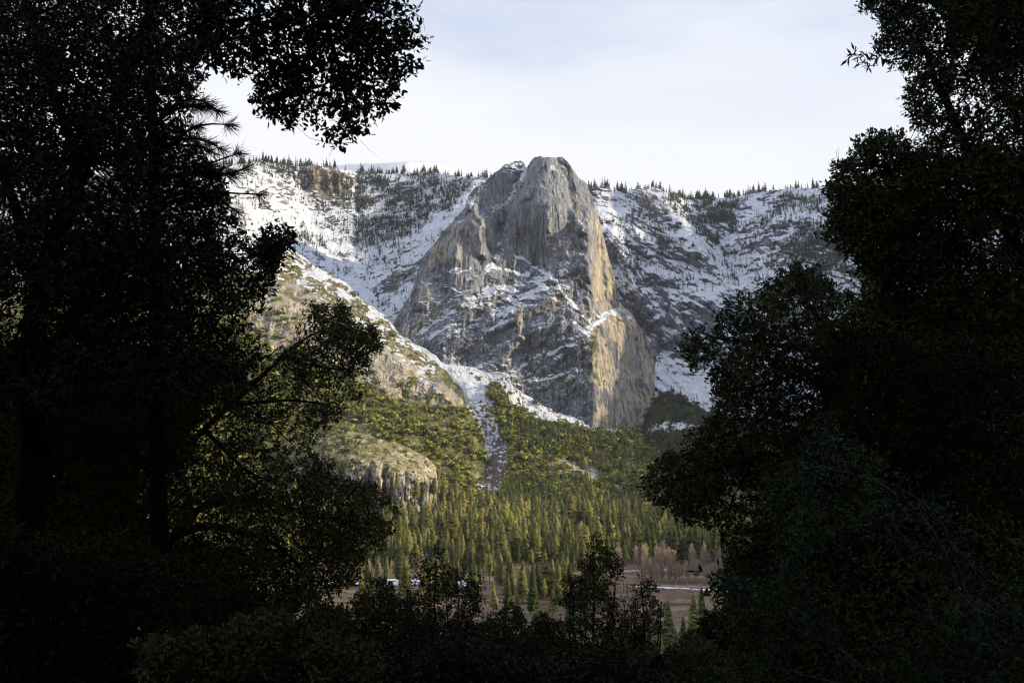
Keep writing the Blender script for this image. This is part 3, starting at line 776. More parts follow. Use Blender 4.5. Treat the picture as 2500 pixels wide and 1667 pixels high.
sheet('wooded_slope', 1560, 2700, 3.0, [(1560, 1075), (1572, 1030), (1585, 992), (1605, 970), (1640, 958), (1690, 985), (1740, 1010), (1900, 1080), (2700, 1090)], [(1560, 1300), (2700, 1300)],
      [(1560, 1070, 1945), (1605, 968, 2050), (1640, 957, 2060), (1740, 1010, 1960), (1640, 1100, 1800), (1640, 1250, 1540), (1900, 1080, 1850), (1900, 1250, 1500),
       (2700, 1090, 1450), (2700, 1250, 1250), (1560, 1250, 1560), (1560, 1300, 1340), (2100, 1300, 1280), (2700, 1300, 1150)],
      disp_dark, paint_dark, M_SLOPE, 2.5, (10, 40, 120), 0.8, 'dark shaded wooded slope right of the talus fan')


# ---- valley floor and the ground under the camera: one sheet out to the horizon
def hill_z(x, y):
    """hillside the camera stands on, falling to the valley floor"""
    x = np.asarray(x, float); y = np.asarray(y, float)
    z = 148.2 - 0.56 * y
    z = np.where(y < 0, 148.2 - 0.56 * y, z)
    return z


def ground_z(x, y):
    q = np.stack([np.asarray(x, float) / 60, np.asarray(y, float) / 60, 0 * np.asarray(x, float)], -1)
    hz = hill_z(x, y) + 0.6 * fbm(q * 12, 3, 302) * np.minimum(1, np.abs(y) / 6.0)
    fl = 1.2 * fbm(q * 0.5, 3, 301)
    k = 10.0
    m = np.maximum(hz, fl)
    h = np.clip(0.5 + 0.5 * (hz - fl) / k, 0, 1)
    s = fl * (1 - h) + hz * h + k * h * (1 - h) * 0.5
    return np.where(np.abs(hz - fl) < k, s, m)


def axis(parts):
    a = np.concatenate([np.arange(*p) for p in parts]); return np.unique(a)


ya = np.concatenate([np.arange(-12000, -900, 900), np.arange(-900, -40, 40), np.arange(-40, 60, 2.0), np.arange(60, 700, 8), np.arange(700, 1500, 3.2), np.arange(1500, 2600, 40), np.arange(2600, 14000, 900)])
xa = np.concatenate([np.arange(-12000, -1200, 900), np.arange(-1200, -400, 25), np.arange(-400, 500, 3.2), np.arange(500, 1200, 25), np.arange(1200, 12001, 900)])
GX, GY = np.meshgrid(xa, ya)
GZ = ground_z(GX, GY)
GP = np.stack([GX, GY, GZ], -1)
gpx, gpy = to_px(np.where(GP[..., 1:2] < 30, np.array([0, 30, 0.0]), GP))
g = fbm(GP / 40.0, 4, 311); g2 = fbm(GP / 9.0, 3, 312)
gs = fbm(np.stack([GX / 60, GY / 14, 0 * GX], -1), 4, 313)
mead = mixc(np.array([0.235, 0.150, 0.092]), np.array([0.150, 0.095, 0.058]), 0.5 + 0.8 * gs)
mead = mixc(mead, np.array([0.34, 0.26, 0.18]), sstep(0.1, 0.5, gs + 0.4 * g2) * 0.6)
mead = mixc(mead, np.array([0.07, 0.06, 0.035]), sstep(0.35, 0.6, fbm(np.stack([GX / 30, GY / 9, 0 * GX], -1), 4, 315)) * 0.7)
path = np.exp(-((GY - (800 + 14 * np.sin(GX / 90))) / 3.5) ** 2)
mead = mixc(mead, np.array([0.45, 0.38, 0.30]), 0.7 * path * (GX > 150))
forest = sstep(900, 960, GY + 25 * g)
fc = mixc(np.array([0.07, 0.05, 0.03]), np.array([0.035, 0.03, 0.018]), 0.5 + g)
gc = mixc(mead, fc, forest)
sn = 0.0 * GX
for (x0, y0, x1, y1, w) in [(-190, 830, -105, 822, 11), (-150, 852, -120, 846, 8), (-95, 842, -40, 838, 9), (-260, 800, -200, 806, 8), (105, 905, 175, 898, 8), (235, 892, 275, 884, 7),
                            (10, 870, 40, 866, 6), (120, 808, 260, 786, 4), (-330, 840, -280, 836, 9), (-60, 826, -45, 822, 6)]:
    d = seg_dist(GX, GY * 1.0, [(x0, y0), (x1, y1)])
    sn = np.maximum(sn, np.exp(-(d / w) ** 2))
gsn = sn * (0.75 + 0.5 * fbm(GP / 14.0, 3, 314)) + 0.45 * g2 * (sn > 0.02) + 0.2 * gs - 0.40
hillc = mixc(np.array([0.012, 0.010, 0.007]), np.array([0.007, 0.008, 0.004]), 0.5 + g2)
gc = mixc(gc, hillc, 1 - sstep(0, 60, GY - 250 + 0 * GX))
idx = np.arange(GX.size).reshape(GX.shape)
gf = np.stack([idx[:-1, :-1], idx[:-1, 1:], idx[1:, 1:], idx[1:, :-1]], -1).reshape(-1, 4)
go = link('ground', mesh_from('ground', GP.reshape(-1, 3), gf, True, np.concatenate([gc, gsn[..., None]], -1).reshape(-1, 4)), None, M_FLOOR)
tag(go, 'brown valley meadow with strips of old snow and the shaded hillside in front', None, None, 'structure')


# ---- unseen ridge added to the west (right of the frame), crest shaped to keep the valley bottom and the near trees in shadow
yy = np.linspace(-1500, 3600, 150); uu = np.linspace(-1, 1, 60)
RH = np.interp(yy, [-1500, -700, 0, 250, 450, 560, 640, 720, 900, 1200, 1500, 1750, 2100, 2500, 3600],
               [620, 620, 600, 500, 410, 388, 372, 374, 384, 388, 405, 472, 520, 300, 200])
U, YYg = np.meshgrid(uu, yy)
XX = 1500 + U * 700 + 0.08 * (YYg - 500)
ZZ = RH[:, None] * (1 - np.abs(U) ** 1.3)
WP = np.stack([XX, YYg, ZZ], -1)
WP[..., 2] += (1 - np.abs(U)) * (28 * fbm(WP / 160.0, 5, 321))
WP[..., 2] = np.maximum(WP[..., 2], -5)
wc = mixc(DKGREEN, ROCK_G, 0.4 + fbm(WP / 60.0, 3, 322))
idx = np.arange(U.size).reshape(U.shape)
wf = np.stack([idx[:-1, :-1], idx[:-1, 1:], idx[1:, 1:], idx[1:, :-1]], -1).reshape(-1, 4)
tag(link('unseen_shade_ridge', mesh_from('unseen_shade_ridge', WP.reshape(-1, 3), wf, True, np.concatenate([wc, -3 + 0 * wc[..., :1]], -1).reshape(-1, 4)), None, M_SLOPE),
    'unseen wooded ridge added to the west, shaped to shade the valley floor', None, None, 'structure')
# ------------------------------------------------------------------ tree shapes (templates)
def conifer_arrays(rng, levels=22, br=7, R=0.11, base=0.12, droop=0.35, ragged=0.25, kind='spire'):
    """crown of a unit-height conifer: whorls of drooping boughs, each a folded fan of faces"""
    V = []; Fq = []
    k = 0
    for i in range(levels):
        t = (i + rng.uniform(-0.3, 0.3)) / (levels - 1); t = min(max(t, 0), 1)
        h = base + (0.985 - base) * t
        if kind == 'spire':
            r = R * (1 - t) ** 0.75 * (0.72 + 0.28 * math.sin(min(1, t * 6) * math.pi / 2)) + 0.006
        else:
            r = R * (math.sin(math.pi * min(1, 0.16 + 0.84 * (1 - t)) ** 1.1) * 0.75 + 0.3 * (1 - t)) + 0.008
        a0 = rng.uniform(0, 6.28)
        for j in range(br):
            if rng.random() < ragged * 0.5:
                continue
            a = a0 + j * 6.283 / br + rng.uniform(-0.35, 0.35)
            rr = r * rng.uniform(1 - 1.3 * ragged, 1 + 1.1 * ragged)
            w = 0.55 * rr + 0.004
            ca, sa = math.cos(a), math.sin(a)
            dz = -droop * rr * rng.uniform(0.6, 1.3)
            th = 0.030 * rng.uniform(0.7, 1.4) * (0.5 + 0.5 * (1 - t))
            pts = [(0, 0, h + th * 0.6), (rr * 0.55 * ca - w * sa, rr * 0.55 * sa + w * ca, h + dz * 0.9 - th), (rr * ca, rr * sa, h + dz),
                   (rr * 0.55 * ca + w * sa, rr * 0.55 * sa - w * ca, h + dz * 0.9 - th), (rr * 0.6 * ca, rr * 0.6 * sa, h + dz * 0.3 + th)]
            V += pts
            Fq += [(k, k + 1, k + 4), (k + 1, k + 2, k + 4), (k + 2, k + 3, k + 4), (k + 3, k, k + 4)]
            k += 5
    m = len(V)
    for z, r in ((0.0, 0.012), (0.99, 0.002)):
        for q in range(3):
            V.append((r * math.cos(q * 2.094), r * math.sin(q * 2.094), z))
    for q in range(3):
        b_ = m + q; c_ = m + (q + 1) % 3
        Fq += [(b_, c_, c_ + 3), (b_, c_ + 3, b_ + 3)]
    return np.array(V), np.array(Fq)


def tube(path, radii, sides=5):
    path = np.asarray(path, float); radii = np.asarray(radii, float)
    T = np.gradient(path, axis=0); T /= np.linalg.norm(T, axis=1, keepdims=True) + 1e-9
    ref = np.where(np.abs(T[:, 2:3]) > 0.9, [[1.0, 0, 0]], [[0, 0, 1.0]])
    A = np.cross(T, ref); A /= np.linalg.norm(A, axis=1, keepdims=True) + 1e-9
    B = np.cross(T, A)
    an = np.arange(sides) * 2 * np.pi / sides
    V = path[:, None] + radii[:, None, None] * (A[:, None] * np.cos(an)[None, :, None] + B[:, None] * np.sin(an)[None, :, None])
    n = len(path); idx = np.arange(n * sides).reshape(n, sides)
    f = np.stack([idx[:-1], np.roll(idx[:-1], -1, 1), np.roll(idx[1:], -1, 1), idx[1:]], -1).reshape(-1, 4)
    return V.reshape(-1, 3), f


def join(parts):
    V = []; Fs = []; o = 0
    for v, f in parts:
        V.append(v); Fs.append(f + o); o += len(v)
    return np.concatenate(V), np.concatenate(Fs)


def round_arrays(rng, n=160, rad=0.5, leaf=0.13, squash=0.75):
    """crown of a broadleaf tree: many leaf-clump faces spread through several lobes"""
    lob = [(rng.normal(0, 0.42 * rad, 3) * [1, 1, 0.6], rng.uniform(0.45, 0.7) * rad) for _ in range(6)]
    P = []; N_ = []
    for i in range(n):
        c, r = lob[rng.integers(len(lob))]
        d = rng.normal(0, 1, 3); d /= np.linalg.norm(d); d[2] = abs(d[2]) * 0.9 + d[2] * 0.1
        P.append(c + d * r * rng.uniform(0.75, 1.05)); N_.append(d + rng.normal(0, 0.45, 3))
    P = np.array(P); P[:, 2] *= squash; P[:, 2] += rad * 0.9
    N_ = np.array(N_); N_ /= np.linalg.norm(N_, axis=1, keepdims=True)
    ref = rng.normal(0, 1, P.shape); A = np.cross(N_, ref); A /= np.linalg.norm(A, axis=1, keepdims=True); B = np.cross(N_, A)
    s = leaf * rng.uniform(0.6, 1.4, (n, 1))
    V = np.stack([P - A * s, P - B * s * 0.8 + N_ * s * 0.2, P + A * s, P + B * s * 0.8 + N_ * s * 0.2], 1).reshape(-1, 3)
    f = np.arange(4 * n).reshape(n, 4)
    return V, f


def bare_arrays(rng, n=60, spread=0.2):
    """leafless cottonwood: rising limbs that fork into fine twigs"""
    parts = []
    z0 = rng.uniform(0.15, 0.3)
    parts.append(tube([(0, 0, 0), (rng.normal(0, .01), rng.normal(0, .01), 0.4), (rng.normal(0, .02), rng.normal(0, .02), 0.85)], [0.014, 0.010, 0.003], 4))
    for i in range(n):
        z = rng.uniform(z0, 0.8); a = rng.uniform(0, 6.28); l = rng.uniform(0.12, 0.36) * (1.1 - z * 0.6)
        r = spread * rng.uniform(0.3, 1) * (1.15 - z)
        e = np.array([r * math.cos(a), r * math.sin(a), z + l])
        m = np.array([r * 0.6 * math.cos(a), r * 0.6 * math.sin(a), z + l * 0.4])
        parts.append(tube([(0, 0, z), m, e], [0.010, 0.007, 0.003], 3))
        for q in range(4):
            d = rng.normal(0, 0.035, 3); d[2] = abs(d[2]) + 0.05
            b = m + (e - m) * rng.uniform(0, 1)
            parts.append(tube([b, b + d], [0.0055, 0.0025], 3))
    return join(parts)


def merged(templates, pos, scale, rot, colmul, rng, wide=None, lean=0.03):
    """many small copies in one mesh (for woods nobody could count)"""
    VV = []; FF = []; CC = []; o = 0
    pos = np.asarray(pos)
    which = rng.integers(0, len(templates), len(pos))
    for ti, (V, f) in enumerate(templates):
        m = np.where(which == ti)[0]
        if not len(m): continue
        s = scale[m][:, None]; wd = (wide[m] if wide is not None else np.ones(len(m)))[:, None]
        c, sn = np.cos(rot[m])[:, None], np.sin(rot[m])[:, None]
        x = (V[None, :, 0] * c - V[None, :, 1] * sn) * s * wd + V[None, :, 2] * s * rng.normal(0, lean, (len(m), 1))
        y = (V[None, :, 0] * sn + V[None, :, 1] * c) * s * wd
        z = V[None, :, 2] * s
        W = np.stack([x, y, z], -1) + pos[m][:, None]
        VV.append(W.reshape(-1, 3))
        FF.append((f[None] + (np.arange(len(m)) * len(V))[:, None, None]).reshape(-1, f.shape[1]) + o)
        CC.append(np.repeat(colmul[m][:, None], len(V), 1).reshape(-1, 3))
        o += len(m) * len(V)
    return np.concatenate(VV), np.concatenate(FF), np.concatenate(CC)


def pick(name, dens, n, rng):
    """n ground points of a sheet, drawn with the given density over the photo plane"""
    S = SHEETS[name]; PX, PY, P = S['PX'], S['PY'], S['P']
    w = dens(PX, PY, P, S['n']).astype(float); w[w < 0] = 0
    w = w * np.gradient(PY, axis=0)
    w = w.ravel(); c = np.cumsum(w)
    k = np.searchsorted(c, rng.random(n) * c[-1]); k = np.minimum(k, len(w) - 1)
    q = P.reshape(-1, 3)[k].copy(); q[:, :2] += rng.normal(0, 1.0, (n, 2)); 
    return q


def pr(PX, PY, polys, soft=12):
    r = 0 * PX
    for poly, d in polys:
        wx, wy = wob(PX, PY, 12, 35, 77)
        r = np.maximum(r, d * sstep(-soft, soft, poly_sd(wx, wy, poly)))
    return r


rng = np.random.default_rng(5)
LOWCON = [conifer_arrays(rng, 9, 5, R, b, 0.4, 0.4) for R, b in ((0.11, 0.1), (0.13, 0.15), (0.10, 0.05), (0.15, 0.2), (0.08, 0.25))]
FARCON = [conifer_arrays(rng, 7, 4, R, b, 0.4, 0.4) for R, b in ((0.11, 0.1), (0.14, 0.15), (0.10, 0.05), (0.16, 0.2), (0.09, 0.3))]
LOWRND = [round_arrays(rng, 46, 0.5, 0.16) for _ in range(5)]
MIDRND = [round_arrays(rng, 150, 0.5, 0.10) for _ in range(5)]


def wood(name, temps, pos, h, colmul, label, cat='forest', wide=None, mat=None):
    rot = rng.uniform(0, 6.28, len(pos))
    V, f, C = merged(temps, pos, h, rot, colmul, rng, wide)
    o = link(name, mesh_from(name, V, f, False, C), None, mat or M_FAR)
    return tag(o, label, cat, None, 'stuff')


def tint(n, base, spread):
    t = rng.random((n, 1)); a = np.array(base)[None] * (1 + rng.normal(0, spread, (n, 1)))
    return np.clip(a, 0.05, 3)


# --- woods on the snowy slopes
def dens_bowl(PX, PY, P, n):
    g = fbm(P / 45.0, 3, 401)
    d = 0.10 + pr(PX, PY, [([(866, 428), (1120, 432), (1150, 455), (1100, 505), (1046, 548), (994, 578), (941, 598), (868, 600), (862, 520)], 1.6),
                           ([(695, 405), (860, 420), (865, 480), (850, 500), (740, 460)], 1.1), ([(735, 480), (865, 500), (880, 620), (840, 600), (770, 540)], 0.42),
                           ([(540, 395), (720, 400), (735, 450), (690, 440), (640, 410)], 1.1), ([(850, 500), (900, 520), (890, 620), (865, 620)], 0.9),
                           ([(725, 550), (790, 590), (790, 610), (730, 585)], 1.3), ([(890, 590), (990, 590), (975, 650), (910, 640)], 0.5),
                           ([(-200, 380), (540, 400), (540, 560), (-200, 800)], 0.5), ([(575, 520), (590, 480), (600, 560), (570, 600)], 0.6)])
    return d * sstep(-0.45, 0.35, g + 0.2) * (PY < 760)



GA = np.array([1.0, 1.0, 1.0])


def warm(n, cool, hot, p=0.5, sd=0.16):
    k = (rng.random(n) < p)[:, None]
    return np.where(k, np.array(hot)[None], np.array(cool)[None]) * (1 + rng.normal(0, sd, (n, 1))).clip(0.4, 1.8)


q = pick('snowy_mountainside', dens_bowl, 14000, rng); q[:, 2] -= 1
h = rng.uniform(9, 23, len(q)) * np.where(rng.random(len(q)) < 0.15, 1.3, 1)
wood('snowy_slope_forest', FARCON, q, h, warm(len(q), (0.85, 0.9, 1.5), (1.2, 1.1, 1.3), 0.3),  # bluer tint: distance haze put into the tree colour
     'dark conifer woods scattered over the snowy bowl left of the tower', wide=rng.uniform(0.9, 1.6, len(q)))


def dens_right(PX, PY, P, n):
    g = fbm(P / 45.0, 3, 402)
    d = 0.10 + pr(PX, PY, [([(1640, 470), (1830, 478), (1790, 520), (1720, 520), (1640, 500)], 1.5), ([(1665, 480), (1700, 520), (1770, 520), (1800, 560), (1780, 600), (1760, 625), (1730, 600), (1690, 540)], 1.7),
                           ([(1620, 500), (1680, 540), (1650, 600), (1600, 580)], 0.5), ([(1740, 620), (1700, 580), (1740, 560), (1810, 680), (1790, 690)], 0.4),
                           ([(1900, 480), (2300, 480), (2300, 700), (1900, 640), (1830, 560)], 0.55), ([(1600, 540), (1640, 560), (1650, 600), (1600, 620)], 0.8),
                           ([(1560, 470), (1600, 520), (1600, 600), (1520, 560)], 0.3), ([(1930, 520), (1980, 560), (1990, 660), (1940, 620)], 1.0),
                           ([(1530, 620), (1560, 640), (1550, 700), (1520, 680)], 0.5)])
    return d * sstep(-0.4, 0.4, g + 0.15) * (1 - 0.97 * sstep(690, 740, PY) * (PX < 1800))


q = pick('snowy_slopes', dens_right, 11500, rng); q[:, 2] -= 1
h = rng.uniform(9, 23, len(q)) * np.where(rng.random(len(q)) < 0.15, 1.35, 1)
wood('snowy_slope_forest', FARCON, q, h, warm(len(q), (0.85, 0.9, 1.5), (1.5, 1.45, 1.1), 0.2),  # air haze over these far trees painted in as blue
     'dark conifers scattered over the snow streaked slopes right of the tower', wide=rng.uniform(0.9, 1.6, len(q)))

# --- skyline conifers along both rims: each one a thing
RIMC = [conifer_arrays(rng, 13, 6, R, b, 0.35, 0.4) for R, b in ((0.13, 0.05), (0.16, 0.1), (0.11, 0.08), (0.19, 0.25))]
RIMM = [mesh_from('crown', *a_, cols=np.tile([1.2, 1.15, 1.7], (len(a_[0]), 1))) for a_ in RIMC]  # lifted, bluish crown tint carries the haze of distance
for m in RIMM: m.materials.append(M_FAR)


def rim(sheet_name, x0, x1, n, group, label, dens=None, hk=1.0):
    S = SHEETS[sheet_name]; xs = S['xs']; P0 = S['P'][0]
    for i in range(n):
        for _ in range(30):
            x = rng.uniform(x0, x1)
            if rng.random() < np.interp(x, *dens) * float(sstep(-0.35, 0.25, vnoise(np.array([x / 14.0, 0, 9.0]), 445)) * 0.9 + 0.1): break
        k = int(np.argmin(np.abs(xs - x))); p = P0[k].copy()
        away = p - EYE; away[2] = 0; away /= np.linalg.norm(away)
        dd = rng.uniform(-6, 60) * rng.random()
        p += away * dd; p[2] -= 2 + 0.01 * max(dd, 0)
        o = link('rim_conifer', RIMM[rng.integers(len(RIMM))])
        s = rng.uniform(16, 38) * hk * (1.3 if rng.random() < 0.15 else 1)
        o.location = p; o.scale = (s * rng.uniform(0.8, 1.3),) * 2 + (s,); o.rotation_euler = (0, 0, rng.uniform(0, 6.28))
        tag(o, label, 'conifer', group)


rim('snowy_mountainside', 520, 1205, 200, 'conifers along the left skyline', 'small dark conifer standing on the snowy rim left of the granite tower',
    ([520, 700, 740, 760, 870, 900, 1000, 1080, 1105, 1120, 1160, 1205], [1, 1, .7, 1, .8, 1, 1, 0.6, 0.1, 0.8, 1, 0.9]))
rim('snowy_slopes', 1432, 2060, 190, 'conifers along the right skyline', 'small dark conifer standing on the snowy rim right of the granite tower',
    ([1432, 1480, 1490, 1500, 1640, 1700, 2060], [0.8, .8, 0.2, .7, .6, 1, 1]))

# woods on the plateau just behind both rims
for nm, x0, x1, n_ in (('snowy_mountainside', 430, 1205, 900), ('snowy_slopes', 1432, 2300, 900)):
    S = SHEETS[nm]; k = np.argmin(np.abs(S['xs'][None] - rng.uniform(x0, x1, n_)[:, None]), 1); p = S['P'][0][k].copy()
    aw = p - EYE; aw[:, 2] = 0; aw /= np.linalg.norm(aw, axis=1, keepdims=True)
    dd = rng.uniform(5, 220, n_); p += aw * dd[:, None]; p[:, 2] -= 3 + 0.04 * dd
    gg = vnoise(np.c_[p[:, :2] / 90, p[:, 2] * 0], 441) > -0.35; p = p[gg]
    wood('plateau_forest', LOWCON, p, rng.uniform(16, 32, len(p)), warm(len(p), (1.0, 1.0, 1.5), (1.0, 0.9, 0.8), 0.3), 'dark conifer woods just behind the snowy rim', wide=rng.uniform(0.9, 1.4, len(p)))  # blue in the tint stands in for distance haze

# --- woods behind both rims, oak woods, lower slopes
def dens_ridge(PX, PY, P, n):
    slab = RIDGE_SLAB(PX, PY); g = fbm(P / 35.0, 3, 403)
    L = np.interp(PX, [250, 640, 884, 937, 1000, 1134, 1190], [760, 800, 925, 955, 985, 990, 1010])
    low = sstep(-6, 20, PY - L)
    grassy = sstep(-10, 30, poly_sd(PX, PY, [(700, 1000), (830, 1010), (960, 1070), (1060, 1130), (1060, 1290), (700, 1290)]))
    crest = 0.22 * sstep(-0.1, 0.4, g)
    return (low * (1 - 0.85 * grassy) * sstep(-0.75, 0.1, g) + 0.08 * slab * sstep(0, 0.4, g) + crest * (1 - low)) * (PY < 1255)


def dens_talus(PX, PY, P, n):
    wx, wy = wob(PX, PY, 14, 30, 12)
    dch = seg_dist(wx, wy, CHUTE); wch = np.interp(PY, [780, 900, 950, 1050, 1100, 1200, 1260], [32, 40, 50, 40, 44, 44, 24])
    topl = np.interp(PX, [960, 1086, 1187, 1210, 1244, 1306, 1378, 1421, 1500, 1600], [1000, 1010, 960, 945, 990, 1025, 1038, 1046, 1052, 1060])
    g = fbm(P / 40.0, 3, 404)
    r = sstep(0.85, 1.25, dch / wch) * sstep(-8, 18, wy - topl) * (0.25 + 0.75 * sstep(-0.5, 0.1, g))
    tree = sstep(-6, 8, poly_sd(wx, wy, [(1195, 950), (1215, 945), (1240, 1000), (1200, 1020), (1185, 1000)]))
    boul = np.exp(-(seg_dist(wx, wy, [(1360, 1130), (1440, 1165), (1540, 1205)]) / 20) ** 2)
    return (np.maximum(r, tree) * (1 - 0.8 * boul) + 0.012 * (PY > 930)) * (PY < 1255)


def oak_pos(n1, n2):
    a = pick('wooded_ridge', dens_ridge, n1, rng); b = pick('talus_slope', dens_talus, n2, rng)
    return np.concatenate([a, b])


q = oak_pos(4300, 2300)
px_, py_ = to_px(q)
vis = (px_ > 820) & (px_ < 1700) & (py_ > 930)
h = rng.uniform(7, 17, len(q))
# the 300 that show largest stand alone, the rest are one wood
score = np.where(vis, h / q[:, 1], 0)
big = np.argsort(-score)[:300]
rest = np.setdiff1d(np.arange(len(q)), big)
wood('oak_woods', LOWRND, q[rest] - [0, 0, 1.5], h[rest] * 1.25, warm(len(rest), (3.3, 3.2, 1.4), (4.0, 3.2, 1.6), 0.3, 0.28), 'olive and brown oak woods covering the sunlit slopes', wide=rng.uniform(0.9, 1.3, len(rest)))
MIDM = []
for a_ in MIDRND:
    for cc in ((2.7, 2.7, 1.2), (3.5, 3.3, 1.5), (3.9, 3.0, 1.6)):
        m = mesh_from('crown', *a_, cols=np.tile(cc, (len(a_[0]), 1))); m.materials.append(M_FAR); MIDM.append(m)
for k in big:
    o = link('oak_tree', MIDM[rng.integers(len(MIDM))]); s = h[k] * 1.25
    o.location = q[k] - [0, 0, 1.5]; o.scale = (s * 1.1, s * 1.1, s); o.rotation_euler = (0, 0, rng.uniform(0, 6.28))
    left = px_[k] < 1185 and q[k][0] < 0
    tag(o, 'rounded olive oak on the sunlit ridge left of the avalanche chute' if left else 'rounded olive oak on the talus fan below the granite tower', 'tree',
        'oaks on the left ridge' if left else 'oaks on the talus fan')

# scattered conifers on the talus fan and the dark slope
def dens_tcon(PX, PY, P, n):
    d = pr(PX, PY, [([(1190, 930), (1260, 980), (1350, 1030), (1500, 1055), (1600, 1060), (1640, 1240), (1560, 1200), (1400, 1120), (1300, 1100), (1230, 1030)], 1.0),
                    ([(1200, 1180), (1800, 1180), (1800, 1260), (1000, 1260)], 1.3)])
    return (d + 0.05) * dens_talus(PX, PY, P, n)


q = pick('talus_slope', dens_tcon, 2100, rng)
wood('conifer_woods', LOWCON, q - [0, 0, 1], rng.uniform(14, 34, len(q)), warm(len(q), (1.2, 1.3, 0.9), (2.4, 2.1, 1.1), 0.5), 'conifers mixed through the oak scrub on the talus fan', wide=rng.uniform(1.1, 1.7, len(q)))
q = pick('wooded_slope', lambda PX, PY, P, n: (0.3 + sstep(-0.5, 0.2, fbm(P / 40.0, 3, 405))) * (1 - 0.8 * np.exp(-(seg_dist(PX, PY, [(1590, 1052), (1630, 1040), (1700, 1045)]) / 12) ** 2)) * (PX < 2300) * (PY < 1262), 3400, rng)
half = len(q) // 2
wood('shaded_conifer_woods', LOWCON, q[:half] - [0, 0, 1], rng.uniform(15, 30, half), warm(half, (0.7, 0.8, 0.75), (0.95, 0.9, 0.7), 0.3), 'dark conifer woods on the shaded slope at the right', wide=rng.uniform(1.1, 1.7, half))  # shade put into the tint, darker than the sunlit conifers
wood('shaded_oak_woods', LOWRND, q[half:] - [0, 0, 2], rng.uniform(10, 17, len(q) - half), warm(len(q) - half, (0.7, 0.8, 0.75), (1.0, 0.9, 0.7), 0.3), 'dark scrub oak woods on the shaded slope at the right')  # same oaks as the sunlit woods, shade put into the tint
# small pines clinging to the ledges of the tower
q = pick('granite_peak', lambda PX, PY, P, n: sstep(640, 720, PY + 0.3 * (PX - 1250)) * sstep(0.1, 0.5, fbm(P / 30.0, 3, 406)) * (n[..., 2] > 0.25) * (PX < 1620) + 0.15 * (PY < SHEETS['granite_peak']['ty'][None] + 4) * (PX > 1290) * (PX < 1450), 330, rng)
wood('ledge_pines', LOWCON, q - [0, 0, 1], rng.uniform(6, 14, len(q)), warm(len(q), (1.1, 1.2, 0.8), (1.5, 1.4, 0.8), 0.3), 'small pines clinging to ledges of the granite tower', wide=rng.uniform(1.3, 2.2, len(q)))
# brush on the dome
q = pick('granite_dome', lambda PX, PY, P, n: (0.25 + sstep(0.0, 0.5, fbm(P / 18.0, 3, 407))) * (0.25 + 1.2 * (PX < 880) + 0.6 * (PY > 1235)) * (PX > 740), 420, rng)
wood('dome_brush', LOWRND, q - [0, 0, 1.0], rng.uniform(3, 8, len(q)), warm(len(q), (1.2, 1.3, 0.8), (1.9, 1.5, 0.9), 0.3), 'olive brush growing over the low granite dome')

# --- valley floor conifers
def trunk_mesh(mat, r=0.010, top=0.97, lean=0.01):
    p = np.array([(0, 0, -0.03), (lean * rng.normal(), lean * rng.normal(), 0.4), (lean * rng.normal() * 0.5, 0, top)])
    v, f = tube(p, [r * 1.3, r, r * 0.15], 6)
    m = mesh_from('trunk', v, f, True); m.materials.append(mat); return m


CON = []
for (R, b, kd, lv, rg) in ((0.15, 0.12, 'spire', 30, 0.3), (0.17, 0.2, 'spire', 28, 0.4), (0.13, 0.08, 'spire', 32, 0.3), (0.15, 0.3, 'round', 26, 0.45), (0.19, 0.1, 'spire', 30, 0.35), (0.11, 0.25, 'round', 24, 0.5)):
    for cc in ((1.0, 1.05, 0.9), (1.35, 1.3, 1.0)):
        v, f = conifer_arrays(rng, lv, 8, R, b, 0.45, rg, kd)
        cm = mesh_from('crown', v, f, False, np.tile(cc, (len(v), 1)) * (1 + 0.12 * rng.normal(0, 1, (len(v), 1)))); cm.materials.append(M_NEEDLE)
        CON.append((cm, trunk_mesh(M_BARK)))


def thing(name, loc, label, cat, group=None, rz=0.0):
    o = bpy.data.objects.new(name, None); COL.objects.link(o)
    o.location = loc; o.rotation_euler = (0, 0, rz); o.empty_display_size = 0.5
    return tag(o, label, cat, group)


def con(x, y, h, label, group, wide=1.0, var=None):
    cm, tm = CON[int(rng.integers(len(CON))) if var is None else var]
    t = thing('conifer_tree', (x, y, float(ground_z(x, y))), label, 'conifer', group, rng.uniform(0, 6.28))
    t.scale = (h * wide, h * wide, h)
    link('crown', cm, t); link('trunk', tm, t)
    return t


placed = []
hand = [(1330, 1338, 770, 1.0, 2, 'tall narrow conifer rising at the meadow edge, tip catching the sun'), (1301, 1372, 690, .95, 0, 'dark conifer standing before the pale bare trees of the meadow'),
        (1276, 1362, 735, .9, 3, None), (1240, 1392, 720, 1.0, 4, None), (1372, 1352, 880, 1.0, 1, None), (1400, 1368, 900, .9, 0, None), (1450, 1310, 760, 1.0, 1, None), (1474, 1335, 800, 1.0, 4, None),
        (1215, 1350, 900, 1.0, 1, None), (1196, 1342, 930, 1., 0, None), (1170, 1368, 850, .8, 2, None), (1080, 1352, 925, 1., 4, None), (1102, 1372, 900, .9, 0, None), (1122, 1362, 940, .9, 2, None),
        (1008, 1366, 905, .9, 3, None), (955, 1362, 915, .9, 1, None), (1045, 1380, 900, .8, 0, None), (1630, 1462, 560, 1.1, 0, 'dark spire-shaped conifer against the brown meadow at right'),
        (1668, 1500, 520, 1.0, 3, None), (1692, 1446, 575, 1.1, 1, None), (1712, 1430, 600, 1.1, 4, None), (1605, 1500, 540, 1., 0, None), (1648, 1530, 500, 1.1, 2, None), (1580, 1480, 600, 1., 1, None),
        (1350, 1420, 700, 1., 0, None), (1262, 1440, 640, 1., 1, None), (1310, 1450, 600, 1., 2, None), (1205, 1420, 700, 1., 3, None), (1420, 1400, 720, 1., 1, None), (1390, 1440, 640, 1., 0, None)]
